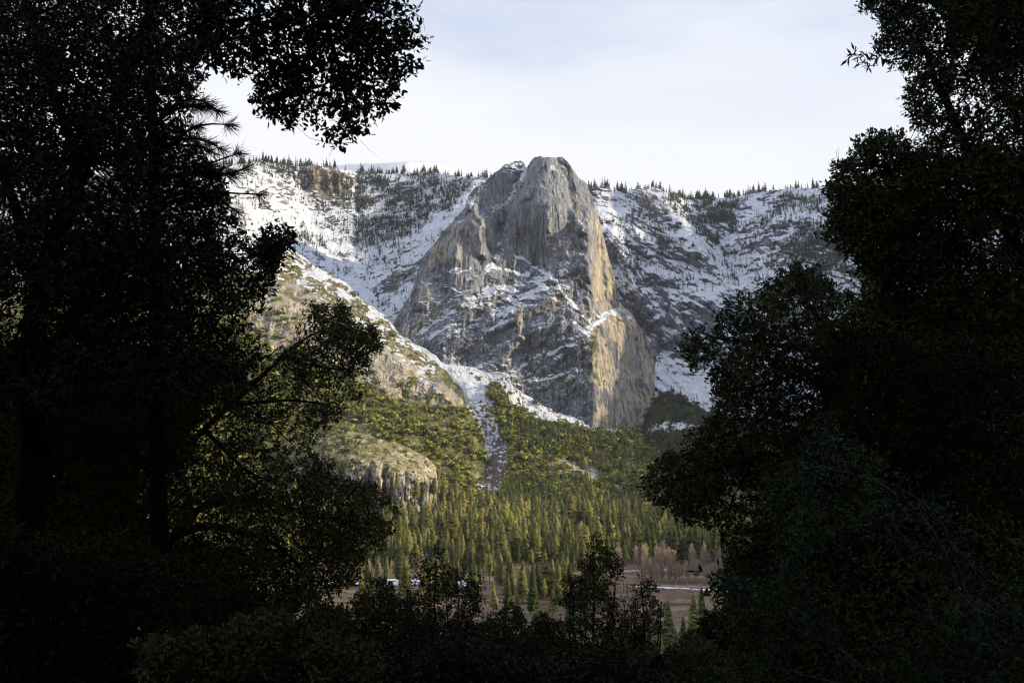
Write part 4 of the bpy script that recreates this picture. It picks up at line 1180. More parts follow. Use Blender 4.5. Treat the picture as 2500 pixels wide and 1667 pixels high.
for (px, ty, Y, wd, v, lab) in hand:
    p = at(px, ty, Y); g0 = float(ground_z(p[0], Y)); hh = p[2] - g0
    con(p[0], Y, hh, lab or ('conifer with a shaded base standing out in the brown meadow' if Y < 860 else 'conifer at the front edge of the valley woods'),
        None if lab else ('conifers standing out in the meadow' if Y < 860 else 'valley floor conifers'), wd, v)
    placed.append((p[0], Y))
k_ = 0
while k_ < 110:
    px = rng.uniform(860, 1560); Y = rng.uniform(640, 930)
    if 1480 < px and Y < 880: continue
    x = (px - 1250) / F * Y
    if float(vnoise(np.array([x / 60, Y / 60, 2.0]), 436)) < -0.35: continue
    con(x, Y, rng.uniform(18, 38) * (0.75 if Y < 700 else 1), 'conifer with a shaded base standing out in the brown meadow', 'conifers standing out in the meadow', rng.uniform(0.8, 1.2)); k_ += 1
n_ind = 300 - len(hand) - 110
# jittered grid over the valley floor
cand = []
for Y in np.arange(925, 1560, 16):
    for X in np.arange(-520, 640, 16):
        x = X + rng.uniform(-9, 9); y = Y + rng.uniform(-9, 9)
        gg = float(vnoise(np.array([x / 55, y / 55, 0.0]), 431))
        edge = 935 + 25 * float(vnoise(np.array([x / 40, 0, 3.0]), 432)) + max(0, (x - 100)) * 0.12
        if y < edge: continue
        if gg < -0.5 and y < 1350: continue
        cand.append((x, y))
cand = np.array(cand)
gz = ground_z(cand[:, 0], cand[:, 1])
hts = rng.uniform(15, 44, len(cand)) * (1 + 0.3 * (rng.random(len(cand)) < 0.15)) * (0.9 + 0.25 * vnoise(np.c_[cand / 70, cand[:, 0] * 0], 433))
cpx, cpy = to_px(np.c_[cand, gz + hts])
# raise onto the slopes where the fan already covers the floor
vis = (cpx > 860) & (cpx < 1780)
order = np.argsort(np.where(vis, cand[:, 1], 9e9))
ind = order[:n_ind]; rest = order[n_ind:]
for k in ind:
    con(cand[k, 0], cand[k, 1], hts[k], 'conifer at the front edge of the valley woods', 'valley floor conifers', rng.uniform(0.8, 1.35))
MIDC = [conifer_arrays(rng, 17, 6, R, b, 0.45, 0.35, kd) for R, b, kd in ((0.16, 0.1, 'spire'), (0.19, 0.15, 'spire'), (0.14, 0.1, 'spire'), (0.16, 0.25, 'round'))]


def floor_or_slope(pts):
    """stand a tree on whichever surface is on top: valley floor or one of the slopes"""
    z = ground_z(pts[:, 0], pts[:, 1])
    for nm in ('talus_slope', 'wooded_ridge', 'wooded_slope', 'granite_dome'):
        S = SHEETS[nm]; P = S['P'].reshape(-1, 3)
        lo = P[:, 2] < 70; Q = P[lo]
        gx = np.round(Q[:, 0] / 9).astype(int); gy = np.round(Q[:, 1] / 9).astype(int)
        d = {}
        for a_, b_, c_ in zip(gx, gy, Q[:, 2]):
            if c_ > d.get((a_, b_), -1e9): d[(a_, b_)] = c_
        for i, (x, y) in enumerate(pts):
            v = d.get((round(x / 9), round(y / 9)))
            if v is not None and v > z[i]: z[i] = v
    return z


rz = floor_or_slope(cand[rest])
ok = rz < 60
rest = rest[ok]; rz = rz[ok]
wood('valley_conifer_woods', MIDC, np.c_[cand[rest], rz - 1], hts[rest], warm(len(rest), (0.8, 0.85, 0.8), (1.45, 1.35, 1.0), 0.45, 0.28), 'dense conifer woods filling the valley floor behind the meadow',
     wide=rng.uniform(0.8, 1.4, len(rest)), mat=M_NEEDLE)
# dark conifers on the lower part of the near hillside
nn = 0
while nn < 60:
    px = rng.uniform(700, 1760); Y = rng.uniform(330, 640); hh = rng.uniform(22, 38)
    x = (px - 1250) / F * Y
    g0 = float(ground_z(x, Y)); tpx, tpy = to_px(np.array([x, Y, g0 + hh]))
    if tpy < 1500 or (1590 < px < 1730 and tpy < 1560): continue
    con(x, Y, hh, 'dark conifer in deep shade low on the near hillside', 'shaded conifers at the foot of the hillside', rng.uniform(0.95, 1.25)); nn += 1

# --- dead snags
def snag_arrays(rng):
    parts = [tube([(0, 0, -0.02), (0.004, 0, 0.5), (rng.normal(0, .01), 0, 1.0)], [0.016, 0.010, 0.003], 5)]
    for i in range(26):
        z = rng.uniform(0.3, 0.95); a = rng.uniform(0, 6.28); l = rng.uniform(0.02, 0.075) * (1.15 - z)
        parts.append(tube([(0, 0, z), (l * math.cos(a), l * math.sin(a), z - l * 0.2)], [0.004, 0.002], 3))
    return join(parts)


SNAG = [mesh_from('dead_tree', *snag_arrays(rng)) for _ in range(3)]
for m in SNAG: m.materials.append(M_SNAG)
for (px, ty, Y, hh, sh) in [(1411, 1026, 1860, 36, 't'), (1414, 1034, 1850, 33, 't'), (1382, 1050, 1840, 28, 't'), (1426, 1060, 1830, 22, 't'), (1319, 1232, 1440, 38, 'f'), (1335, 1234, 1430, 34, 'f'), (1345, 1238, 1430, 33, 'f'),
                            (1147, 1240, 1430, 30, 'f'), (1136, 1275, 1200, 38, 'f'), (1562, 1262, 1180, 52, 'f'), (1493, 1268, 1200, 44, 'f'), (1531, 1268, 1260, 38, 'f'), (1540, 1272, 1250, 36, 'f'),
                            (1661, 1326, 985, 40, 'f'), (1630, 1262, 1250, 42, 'f'), (1617, 1258, 1260, 42, 'f'), (1685, 1266, 1200, 42, 'f'), (1027, 1300, 1130, 36, 'f'), (1060, 1262, 1300, 34, 'f'),
                            (1202, 1238, 1440, 30, 'f'), (1300, 1130, 1700, 22, 't'), (1250, 1060, 1780, 24, 't'), (1445, 1090, 1780, 24, 't')]:
    p = at(px, ty, Y)
    z0 = p[2] - hh if sh == 't' else float(ground_z(p[0], Y))
    o = link('dead_tree', SNAG[rng.integers(3)]); s = p[2] - z0
    o.location = (p[0], Y, z0); o.scale = (s, s, s); o.rotation_euler = (0, rng.normal(0, 0.02), rng.uniform(0, 6))
    tag(o, 'bleached dead conifer trunk standing on the talus fan below the tower' if sh == 't' else 'bleached dead trunk standing among the valley conifers', 'dead tree',
        'dead trunks on the talus fan' if sh == 't' else 'dead trunks among the valley conifers')

# --- leafless cottonwoods in the meadow
BARE = [mesh_from('bare_tree', *bare_arrays(rng, 60, sp)) for sp in (0.24, 0.30, 0.36, 0.2, 0.42)]
for m in BARE: m.materials.append(M_TWIG)


def bare(px, Y, h, label, group, wide=1.0):
    x = (px - 1250) / F * Y
    o = link('bare_tree', BARE[rng.integers(5)]); o.location = (x, Y, float(ground_z(x, Y)) - 0.3)
    o.scale = (h * wide, h * wide, h); o.rotation_euler = (0, 0, rng.uniform(0, 6.28))
    tag(o, label, 'tree', group)


for i in range(34):
    bare(rng.uniform(1560, 1760), rng.uniform(822, 850), rng.uniform(16, 23), 'tan leafless young cottonwood in the row along the meadow snow', 'leafless trees in the meadow row', 0.9)
for i in range(20):
    bare(rng.uniform(1500, 1760), rng.uniform(890, 935), rng.uniform(20, 29), 'tall grey leafless cottonwood behind the meadow row', 'leafless trees at the edge of the woods', 1.0)
for (px, Y, h) in [(980, 850, 22), (992, 870, 20), (968, 860, 17), (1190, 890, 20), (1183, 900, 17), (1040, 905, 18), (910, 880, 15), (1500, 905, 24), (1440, 900, 20)]:
    bare(px, Y, h, 'brown leafless broad tree in front of the conifers', 'leafless trees before the conifers', 1.4)
for (px, Y, h) in [(1268, 760, 28), (1276, 765, 30), (1284, 770, 28), (1292, 780, 26), (1272, 755, 22)]:
    bare(px, Y, h, 'pale leafless tree beside the tall meadow conifers', 'pale leafless trees among the meadow conifers', 0.8)
# boulders in the talus
def rock_arrays(rng):
    V = rng.normal(0, 1, (26, 3)); V /= np.linalg.norm(V, axis=1, keepdims=True); V *= rng.uniform(0.75, 1.1, (26, 1)) * [1, 0.8, 0.7]
    import bmesh
    bm = bmesh.new()
    for v in V: bm.verts.new(v)
    bmesh.ops.convex_hull(bm, input=bm.verts[:]); loose = [v for v in bm.verts if not v.link_faces]
    bmesh.ops.delete(bm, geom=loose, context='VERTS')
    me = bpy.data.meshes.new('boulder'); bm.to_mesh(me); bm.free()
    c = me.color_attributes.new('Col', 'FLOAT_COLOR', 'POINT'); c.data.foreach_set('color', np.tile([0.38, 0.33, 0.27, 1], (len(me.vertices), 1)).astype(np.float32).ravel())
    me.materials.append(M_SLOPE)
    return me


RK = [rock_arrays(rng) for _ in range(5)]
q = pick('talus_slope', lambda PX, PY, P, n: np.exp(-(seg_dist(PX, PY, [(1290, 1110), (1360, 1130), (1440, 1165), (1540, 1205)]) / 15) ** 2) + 0.01 * (PY > 960) * (PY < 1240), 130, rng)
for p in q:
    o = link('boulder', RK[rng.integers(5)]); s = rng.uniform(1.5, 5) * (2.2 if rng.random() < 0.08 else 1)
    o.location = p; o.scale = (s, s, s * 0.8); o.rotation_euler = (rng.uniform(-.4, .4), rng.uniform(-.4, .4), rng.uniform(0, 6))
    tag(o, 'pale granite boulder lying in the talus field among the oaks', 'boulder', 'boulders in the talus field')
# ------------------------------------------------------------------ near trees and shrubs around the camera
M_LEAF_DARK = foliage_mat('oak_leaves_dark', (0.006, 0.009, 0.003), (0.026, 0.034, 0.010), False, 0.6, 0.06, 0.05, 2.5)  # near foliage: missing canopy shade put into these very dark colours
M_LEAF_SHADE = foliage_mat('shaded_leaves', (0.002, 0.003, 0.001), (0.011, 0.014, 0.004), False, 0.7, 0.03, 0.05, 3.0)  # darker copy of the oak leaves, shade put into the colour
M_LEAF_MID = foliage_mat('oak_leaves_olive', (0.016, 0.022, 0.006), (0.080, 0.080, 0.018), False, 0.6, 0.07, 0.10, 1.6)
M_LEAF_BAY = foliage_mat('bay_leaves', (0.005, 0.011, 0.003), (0.024, 0.034, 0.008), False, 0.55, 0.08, 0.10, 3.0)
M_LEAF_SHRUB = foliage_mat('shrub_leaves', (0.008, 0.011, 0.004), (0.030, 0.031, 0.011), False, 0.6, 0.08, 0.1, 2.0)
M_PINE = foliage_mat('pine_needles', (0.005, 0.006, 0.004), (0.012, 0.013, 0.007), False, 0.6, 0.1, 0.0, 3.0)

nrng = np.random.default_rng(77)


def unit(v):
    return v / (np.linalg.norm(v, axis=-1, keepdims=True) + 1e-9)


def fill(poly, depth, n, edge=30, edgef=14, clump=0.5, thr=-0.25, seed=0, holes=()):
    """points through the volume of a crown whose outline is the polygon; clumped, with ragged edge"""
    poly = np.array(poly, float); lo = poly.min(0) - edge; hi = poly.max(0) + edge
    out = []
    tot = 0
    while tot < n:
        m = int(n * 1.8) + 200
        px = nrng.uniform(lo[0], hi[0], m); py = nrng.uniform(lo[1], hi[1], m)
        dd = depth[0] + (depth[1] - depth[0]) * nrng.random(m)
        sd = poly_sd(px, py, poly)
        q = np.stack([px / 70, py / 70, 0 * px + seed], -1)
        ok = sd + edge * fbm(q, 3, 500 + seed) + edgef * fbm(q * 4, 2, 520 + seed) > 0
        P = at(px, py, dd)
        c = fbm(P / clump, 2, 540 + seed) + 0.5 * fbm(P / (clump * 3.2), 2, 560 + seed)
        ok &= c > thr
        for (hx, hy, hr, hs) in holes:
            h = np.exp(-(np.hypot(px - hx, (py - hy)) / hr) ** 2) * hs
            ok &= nrng.random(m) > h
        P = P[ok]; out.append(P); tot += len(P)
    return np.concatenate(out)[:n]


def leaves(P, k, L, W=0.42, spread=0.06, up=0.1, shape=4, droop=0.0, twig_dir=None):
    """k leaves on a short sprig at every point; returns verts and quads"""
    n = len(P)
    D = unit(nrng.normal(0, 1, (n, 3)) + np.array([0, 0, up])) if twig_dir is None else twig_dir
    base = np.repeat(P, k, 0) + np.repeat(D, k, 0) * (np.tile(np.arange(k), n)[:, None] / k * spread) + nrng.normal(0, spread * 0.12, (n * k, 3))
    ld = unit(np.repeat(D, k, 0) * 0.8 + nrng.normal(0, 0.75, (n * k, 3)) + np.array([0, 0, -droop]))
    sd = unit(np.cross(ld, nrng.normal(0, 1, (n * k, 3)))); nd = np.cross(ld, sd)
    l = L * nrng.uniform(0.6, 1.25, (n * k, 1)); w = l * W * 0.5 * nrng.uniform(0.8, 1.2, (n * k, 1))
    if shape == 4:
        V = np.stack([base, base + ld * l * 0.45 + sd * w + nd * w * 0.35, base + ld * l, base + ld * l * 0.45 - sd * w + nd * w * 0.35], 1)
        f = np.arange(n * k * 4).reshape(-1, 4)
    else:
        a = base + ld * l * 0.28; b = base + ld * l * 0.68
        V = np.stack([base, a + sd * w * 0.95 + nd * w * 0.4, b + sd * w * 0.8 + nd * w * 0.25, base + ld * l - nd * w * 0.2, b - sd * w * 0.8 + nd * w * 0.25, a - sd * w * 0.95 + nd * w * 0.4, a, b], 1)
        i = np.arange(n * k)[:, None] * 8
        f = np.concatenate([i + np.array([[0, 1, 2, 6]]), i + np.array([[6, 2, 3, 7]]) , i + np.array([[0, 6, 4, 5]]), i + np.array([[6, 7, 3, 4]])])
        f = np.concatenate([i + np.array([[0, 1, 2, 7]]), i + np.array([[7, 2, 3, 4]]), i + np.array([[0, 7, 4, 5]])])
    return V.reshape(-1, 3), f


def limb(pts, r0, r1, wig=0.04, n=None):
    """world polyline from (px, py, depth) knots, smoothed and made crooked"""
    K = np.array([at(a, b, c) for a, b, c in pts])
    return limb_w(K, r0, r1, wig, n)


def limb_w(K, r0, r1, wig=0.04, n=None):
    K = np.asarray(K, float)
    d = np.r_[0, np.cumsum(np.linalg.norm(np.diff(K, axis=0), axis=1))]
    m = n or max(6, int(d[-1] / 0.22))
    t = np.linspace(0, d[-1], m)
    # catmull-like smoothing by cubic through averaging
    P = np.stack([np.interp(t, d, K[:, i]) for i in range(3)], -1)
    for _ in range(2):
        P[1:-1] = 0.25 * P[:-2] + 0.5 * P[1:-1] + 0.25 * P[2:]
    w = nrng.normal(0, wig, P.shape); w[0] = 0
    w = np.cumsum(w, 0) * 0.5; w -= np.linspace(0, 1, m)[:, None] * w[-1]
    P = P + w
    return P, np.linspace(r0, r1, m)


def twigs(limbs, targets, r=0.008, maxlen=1.8):
    """thin curved twigs from the nearest limb to foliage points, so leaves hang on wood"""
    A = np.concatenate([p for p, _ in limbs]); RA = np.concatenate([q for _, q in limbs])
    parts = []
    for t in targets:
        d = np.linalg.norm(A - t, axis=1)
        k = int(np.argmin(d + nrng.uniform(0, 0.35, len(d))))
        a = A[k]; L = d[k]
        if L > maxlen:
            a = t + (a - t) * maxlen / L; L = maxlen
        m = max(4, int(L / 0.15)); s = np.linspace(0, 1, m)[:, None]
        sag = nrng.normal(0, 0.12 * L, 3); sag[2] -= 0.05 * L
        P = a + (t - a) * s + sag * np.sin(s * np.pi) + np.cumsum(nrng.normal(0, 0.012, (m, 3)), 0)
        rr = min(r, RA[k] * 0.7)
        parts.append(tube(P, np.linspace(rr, rr * 0.25, m), 3))
        for q in range(3):
            j = nrng.integers(1, m); e = P[j] + nrng.normal(0, 0.12, 3) * min(1.0, L) 
            parts.append(tube([P[j], (P[j] + e) / 2 + nrng.normal(0, 0.01, 3), e], [rr * 0.5, rr * 0.35, rr * 0.15], 3))
    return parts


def near_tree(name, base, label, cat, limbs, foliage, leaf_mat, bark, ntw=200, twr=0.008, crown_name='crown', group=None, maxlen=1.8):
    """base: (px, Y) where the trunk meets the slope; limbs [(knots, r0, r1)] ; foliage list of (V,f,points)"""
    bx = (base[0] - 1250) / F * base[1] if len(base) == 2 else base[0]
    by = base[1]
    t = thing(name, (bx, by, float(ground_z(bx, by))), label, cat, group)
    o = np.array([bx, by, t.location.z])
    Ls = [limb(*l) for l in limbs]
    tr = Ls[0]
    g0 = np.array([bx, by, t.location.z - 0.15])
    root, rr = limb_w([g0, g0 + [0, 0, 0.6], tr[0][0]], tr[1][0] * 1.5, tr[1][0], 0.02)
    parts = [tube(root - o, rr, 9)] + [tube(P - o, R, 8 if R[0] > 0.05 else 5) for P, R in Ls]
    v, f = join(parts)
    m = mesh_from('trunk', v, f, True); link('trunk', m, t, bark)
    allp = np.concatenate([q[2] for q in foliage])
    tw = twigs(Ls, allp[nrng.integers(0, len(allp), ntw)], twr, maxlen)
    v, f = join(tw); link('twigs', mesh_from('twigs', v - o, f, False), t, bark)
    fq = [q for q in foliage]
    V = []; FF = []; k = 0
    for v, f, _ in fq:
        V.append(v - o); FF.append(f + k); k += len(v)
    link(crown_name, mesh_from('crown', np.concatenate(V), np.concatenate(FF), False), t, leaf_mat)
    return t


def fol(poly, depth, n, k, L, **kw):
    lk = {a: kw.pop(a) for a in ('W', 'spread', 'up', 'shape', 'droop') if a in kw}
    P = fill(poly, depth, n, **kw)
    v, f = leaves(P, k, L, **lk)
    return v, f, P


# --- A: big dark oak at the left
A_poly = [(-80, -80), (600, -80), (575, 20), (520, 110), (480, 200), (462, 250), (470, 330), (505, 400), (540, 470), (575, 540), (610, 585), (650, 600), (672, 640), (660, 700), (640, 740),
          (600, 790), (640, 850), (600, 920), (400, 980), (-80, 1000)]
A_holes = [(560, 60, 40, 0.8), (470, 60, 40, .6), (20, 770, 60, 0.8), (60, 700, 40, .7), (150, 760, 60, .5), (40, 820, 50, .8), (610, 770, 28, 0.8), (250, 420, 40, .5), (330, 40, 60, .5), (120, 300, 60, .35), (60, 480, 50, .5), (490, 720, 30, .5)]
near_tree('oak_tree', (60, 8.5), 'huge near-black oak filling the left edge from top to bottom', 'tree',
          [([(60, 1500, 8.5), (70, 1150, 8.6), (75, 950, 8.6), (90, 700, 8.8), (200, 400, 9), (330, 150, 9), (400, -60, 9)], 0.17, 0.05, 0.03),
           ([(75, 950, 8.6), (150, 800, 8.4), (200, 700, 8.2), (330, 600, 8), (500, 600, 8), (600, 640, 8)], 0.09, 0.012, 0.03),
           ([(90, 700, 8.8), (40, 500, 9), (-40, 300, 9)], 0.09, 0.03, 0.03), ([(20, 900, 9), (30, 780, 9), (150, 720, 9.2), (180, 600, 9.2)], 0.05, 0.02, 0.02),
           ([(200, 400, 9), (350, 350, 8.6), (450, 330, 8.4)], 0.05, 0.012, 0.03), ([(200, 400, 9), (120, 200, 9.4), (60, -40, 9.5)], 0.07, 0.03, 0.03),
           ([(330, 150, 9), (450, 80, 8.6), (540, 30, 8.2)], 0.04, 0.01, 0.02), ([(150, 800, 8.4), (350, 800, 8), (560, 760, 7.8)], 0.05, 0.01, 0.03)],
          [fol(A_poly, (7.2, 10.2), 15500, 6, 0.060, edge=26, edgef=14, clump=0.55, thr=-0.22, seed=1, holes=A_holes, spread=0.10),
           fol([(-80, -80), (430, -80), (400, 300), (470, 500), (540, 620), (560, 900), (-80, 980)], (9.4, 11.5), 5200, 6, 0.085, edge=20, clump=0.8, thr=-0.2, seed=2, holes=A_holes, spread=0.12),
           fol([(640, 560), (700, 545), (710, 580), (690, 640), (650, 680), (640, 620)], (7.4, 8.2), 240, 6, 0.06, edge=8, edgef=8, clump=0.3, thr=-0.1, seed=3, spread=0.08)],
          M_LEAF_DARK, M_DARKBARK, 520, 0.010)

# --- bough hanging in from the top, close to the camera
T_poly = [(470, -80), (975, -80), (990, -10), (1010, 40), (985, 70), (1020, 85), (1030, 100), (985, 130), (1010, 175), (965, 185), (950, 240), (935, 285), (905, 250), (880, 280), (890, 330),
          (872, 385), (850, 350), (800, 350), (770, 320), (770, 300), (690, 300), (660, 280), (625, 235), (640, 205), (600, 195), (545, 160), (520, 175), (470, 150)]
T_holes = [(590, 40, 45, 0.75), (560, 120, 30, .7), (640, 10, 40, .5), (700, 120, 30, .4), (745, 290, 22, .8), (840, 220, 16, .3), (610, 190, 25, .7), (930, 60, 20, .3)]
near_tree('oak_tree', (-3.9, 5.0, 0), 'leafy oak bough hanging into the sky from the top left', 'tree',
          [([(-260, 1300, 5.0), (-230, 600, 5.1), (-150, 100, 5.2), (100, -200, 5.3), (420, -170, 5.4), (700, -90, 5.5), (800, 60, 5.5), (830, 180, 5.5), (850, 300, 5.5), (862, 350, 5.5)], 0.12, 0.005, 0.015),
           ([(700, -90, 5.5), (760, 100, 5.4), (760, 250, 5.4)], 0.018, 0.004, 0.012), ([(640, -110, 5.5), (620, 20, 5.5), (640, 150, 5.5), (720, 260, 5.5)], 0.02, 0.004, 0.012),
           ([(760, -60, 5.5), (880, 0, 5.6), (980, 60, 5.6)], 0.018, 0.004, 0.012), ([(800, 60, 5.5), (900, 120, 5.5), (980, 150, 5.5)], 0.014, 0.003, 0.01),
           ([(830, 150, 5.5), (900, 220, 5.5), (930, 260, 5.5)], 0.01, 0.003, 0.01), ([(420, -170, 5.4), (480, -20, 5.4), (560, 100, 5.4)], 0.02, 0.005, 0.012)],
          [fol(T_poly, (5.0, 6.0), 2150, 6, 0.048, edge=14, edgef=16, clump=0.24, thr=-0.10, seed=5, holes=T_holes, spread=0.085, shape=8, W=0.46),
           fol([(470, -80), (900, -80), (930, 60), (900, 160), (860, 200), (720, 200), (600, 150), (470, 130)], (5.6, 6.4), 300, 6, 0.06, edge=10, clump=0.3, thr=-0.2, seed=6, holes=T_holes, spread=0.09, shape=8)],
          M_LEAF_DARK, M_DARKBARK, 230, 0.005, maxlen=0.5)

# --- B: lower left tree with spreading visible branches
B_poly = [(-80, 860), (480, 870), (600, 880), (690, 850), (720, 790), (760, 755), (800, 752), (850, 750), (880, 775), (905, 805), (912, 850), (905, 905), (862, 925), (880, 960), (835, 975), (825, 1030), (775, 1050),
          (745, 1085), (800, 1130), (790, 1160), (850, 1185), (905, 1195), (955, 1240), (962, 1290), (935, 1330), (880, 1345), (900, 1400), (850, 1440), (700, 1500), (-80, 1520)]
B_holes = [(650, 900, 40, .85), (700, 960, 45, .7), (620, 980, 34, .7), (540, 1020, 30, .7), (525, 1055, 26, .7), (800, 900, 30, .5), (760, 830, 26, .5), (690, 1060, 50, .7), (730, 1130, 40, .7), (375, 1215, 24, .9), (380, 1260, 22, .8),
           (620, 1160, 40, .6), (700, 1190, 40, .6), (560, 1290, 40, .5), (800, 1240, 30, .5), (730, 1340, 60, .5), (310, 1410, 14, .8), (480, 1140, 30, .5), (700, 1300, 40, .5)]
near_tree('oak_tree', (250, 12.0), 'spreading olive oak at lower left with long bare limbs reaching right', 'tree',
          [([(250, 1560, 12), (300, 1400, 12), (400, 1310, 12), (480, 1265, 12), (600, 1280, 11.8), (700, 1330, 11.6), (760, 1420, 11.5)], 0.11, 0.012, 0.03),
           ([(430, 1300, 12), (500, 1220, 12), (580, 1210, 12), (700, 1240, 11.8), (850, 1270, 11.6), (940, 1280, 11.5)], 0.06, 0.010, 0.03),
           ([(300, 1400, 12), (380, 1180, 12.2), (480, 1060, 12.2), (560, 990, 12), (610, 940, 11.8), (680, 880, 11.6), (735, 825, 11.5), (830, 790, 11.4)], 0.08, 0.010, 0.025),
           ([(560, 990, 12), (640, 975, 11.8), (730, 970, 11.6), (800, 990, 11.5)], 0.035, 0.008, 0.025), ([(690, 870, 11.6), (780, 900, 11.5), (880, 900, 11.4)], 0.022, 0.006, 0.02),
           ([(500, 1050, 12.2), (560, 1100, 12.2), (600, 1150, 12), (690, 1190, 11.8)], 0.035, 0.008, 0.025), ([(600, 1000, 12), (660, 1030, 12), (720, 1090, 11.8)], 0.02, 0.006, 0.02),
           ([(300, 1400, 12), (180, 1250, 12.5), (80, 1100, 12.5)], 0.05, 0.012, 0.03), ([(380, 1180, 12.2), (300, 1050, 12.5), (200, 950, 12.6)], 0.04, 0.012, 0.03)],
          [fol(B_poly, (10.2, 13.8), 27000, 7, 0.060, edge=20, edgef=16, clump=0.5, thr=-0.18, seed=8, holes=B_holes, spread=0.10),
           fol([(-80, 860), (420, 880), (500, 1000), (420, 1100), (320, 1180), (330, 1320), (560, 1340), (640, 1480), (-80, 1520)], (12.5, 16), 13000, 6, 0.11, edge=26, clump=0.8, thr=-0.45, seed=9, holes=B_holes, spread=0.13)],
          M_LEAF_MID, M_DARKBARK, 900, 0.009)

# --- lower left corner bush
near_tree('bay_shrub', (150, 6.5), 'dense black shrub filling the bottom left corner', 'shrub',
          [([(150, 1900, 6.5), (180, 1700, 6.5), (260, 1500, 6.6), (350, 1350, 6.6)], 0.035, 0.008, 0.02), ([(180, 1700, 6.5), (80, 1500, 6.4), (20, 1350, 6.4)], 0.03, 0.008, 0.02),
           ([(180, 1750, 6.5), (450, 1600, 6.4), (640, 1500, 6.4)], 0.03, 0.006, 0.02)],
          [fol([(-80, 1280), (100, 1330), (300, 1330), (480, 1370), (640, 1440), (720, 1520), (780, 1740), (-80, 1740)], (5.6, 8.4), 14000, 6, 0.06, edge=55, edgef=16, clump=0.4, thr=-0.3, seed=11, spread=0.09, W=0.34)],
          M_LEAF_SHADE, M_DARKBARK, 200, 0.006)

# --- pine boughs behind the oak's right edge
pt = thing('pine_tree', (-3.4, 8.0, float(ground_z(-3.4, 8.0))), 'pine with long needle tufts poking out beside the dark oak at left', 'tree')
o_ = np.array(pt.location)
K = [([(390, 1500, 8), (385, 1000, 8), (380, 600, 8), (370, 200, 8), (360, -60, 8)], 0.10, 0.03, 0.01)]
ends = []
for (pts) in [[(380, 300, 8), (430, 240, 8), (470, 228, 8), (500, 240, 8), (508, 270, 8)], [(380, 400, 8), (450, 300, 8), (500, 290, 8), (525, 312, 8), (540, 305, 8)], [(380, 380, 8), (450, 330, 8), (490, 335, 8), (518, 345, 8), (520, 365, 8)],
              [(380, 520, 8), (440, 420, 8), (500, 400, 8), (540, 385, 8), (560, 375, 8)], [(380, 440, 8), (460, 410, 8), (520, 430, 8), (545, 455, 8), (580, 410, 8)],
              [(380, 520, 8), (480, 450, 8), (530, 470, 8), (570, 485, 8), (615, 475, 8)], [(400, 500, 8), (500, 470, 8), (545, 490, 8), (560, 515, 8)], [(380, 300, 8), (440, 250, 8), (480, 262, 8), (495, 262, 8)],
              [(380, 340, 8), (430, 360, 8), (480, 350, 8), (500, 370, 8)], [(380, 480, 8), (460, 440, 8), (510, 445, 8), (530, 410, 8)]]:
    pts = [(a_ + 14 * k_ / 4 * 1.5, b_, 7.4) for k_, (a_, b_, c_) in enumerate(pts)]
    K.append((pts, 0.020, 0.006, 0.008)); ends.append(pts)
Lp = [limb(*k) for k in K]
v, f = join([tube(P - o_, R, 8 if R[0] > .05 else 5) for P, R in Lp])
link('trunk', mesh_from('trunk', v, f, True), pt, M_DARKBARK)
NV = []; NF = []; kk = 0
for P, R in Lp[1:]:
    for j in [len(P) - 1] + list(nrng.integers(int(len(P) * 0.55), len(P) - 1, 2)):
        c = P[j]; d0 = unit(P[min(j + 1, len(P) - 1)] - P[j - 1]) if j else np.array([1, 0, 0])
        nn_ = 90
        d = unit(d0 * 0.55 + nrng.normal(0, 0.62, (nn_, 3))); st = c + d0 * nrng.uniform(-0.06, 0.02, (nn_, 1))
        l = nrng.uniform(0.10, 0.17, (nn_, 1)); s = unit(np.cross(d, nrng.normal(0, 1, (nn_, 3)))) * 0.0024
        q = np.stack([st - s, st + s, st + d * l * 0.6 + s + [0, 0, -0.004], st + d * l + [0, 0, -0.012]], 1).reshape(-1, 3) - o_
        NV.append(q); NF.append(np.arange(len(q)).reshape(-1, 4) + kk); kk += len(q)
link('crown', mesh_from('needles', np.concatenate(NV), np.concatenate(NF)), pt, M_PINE)

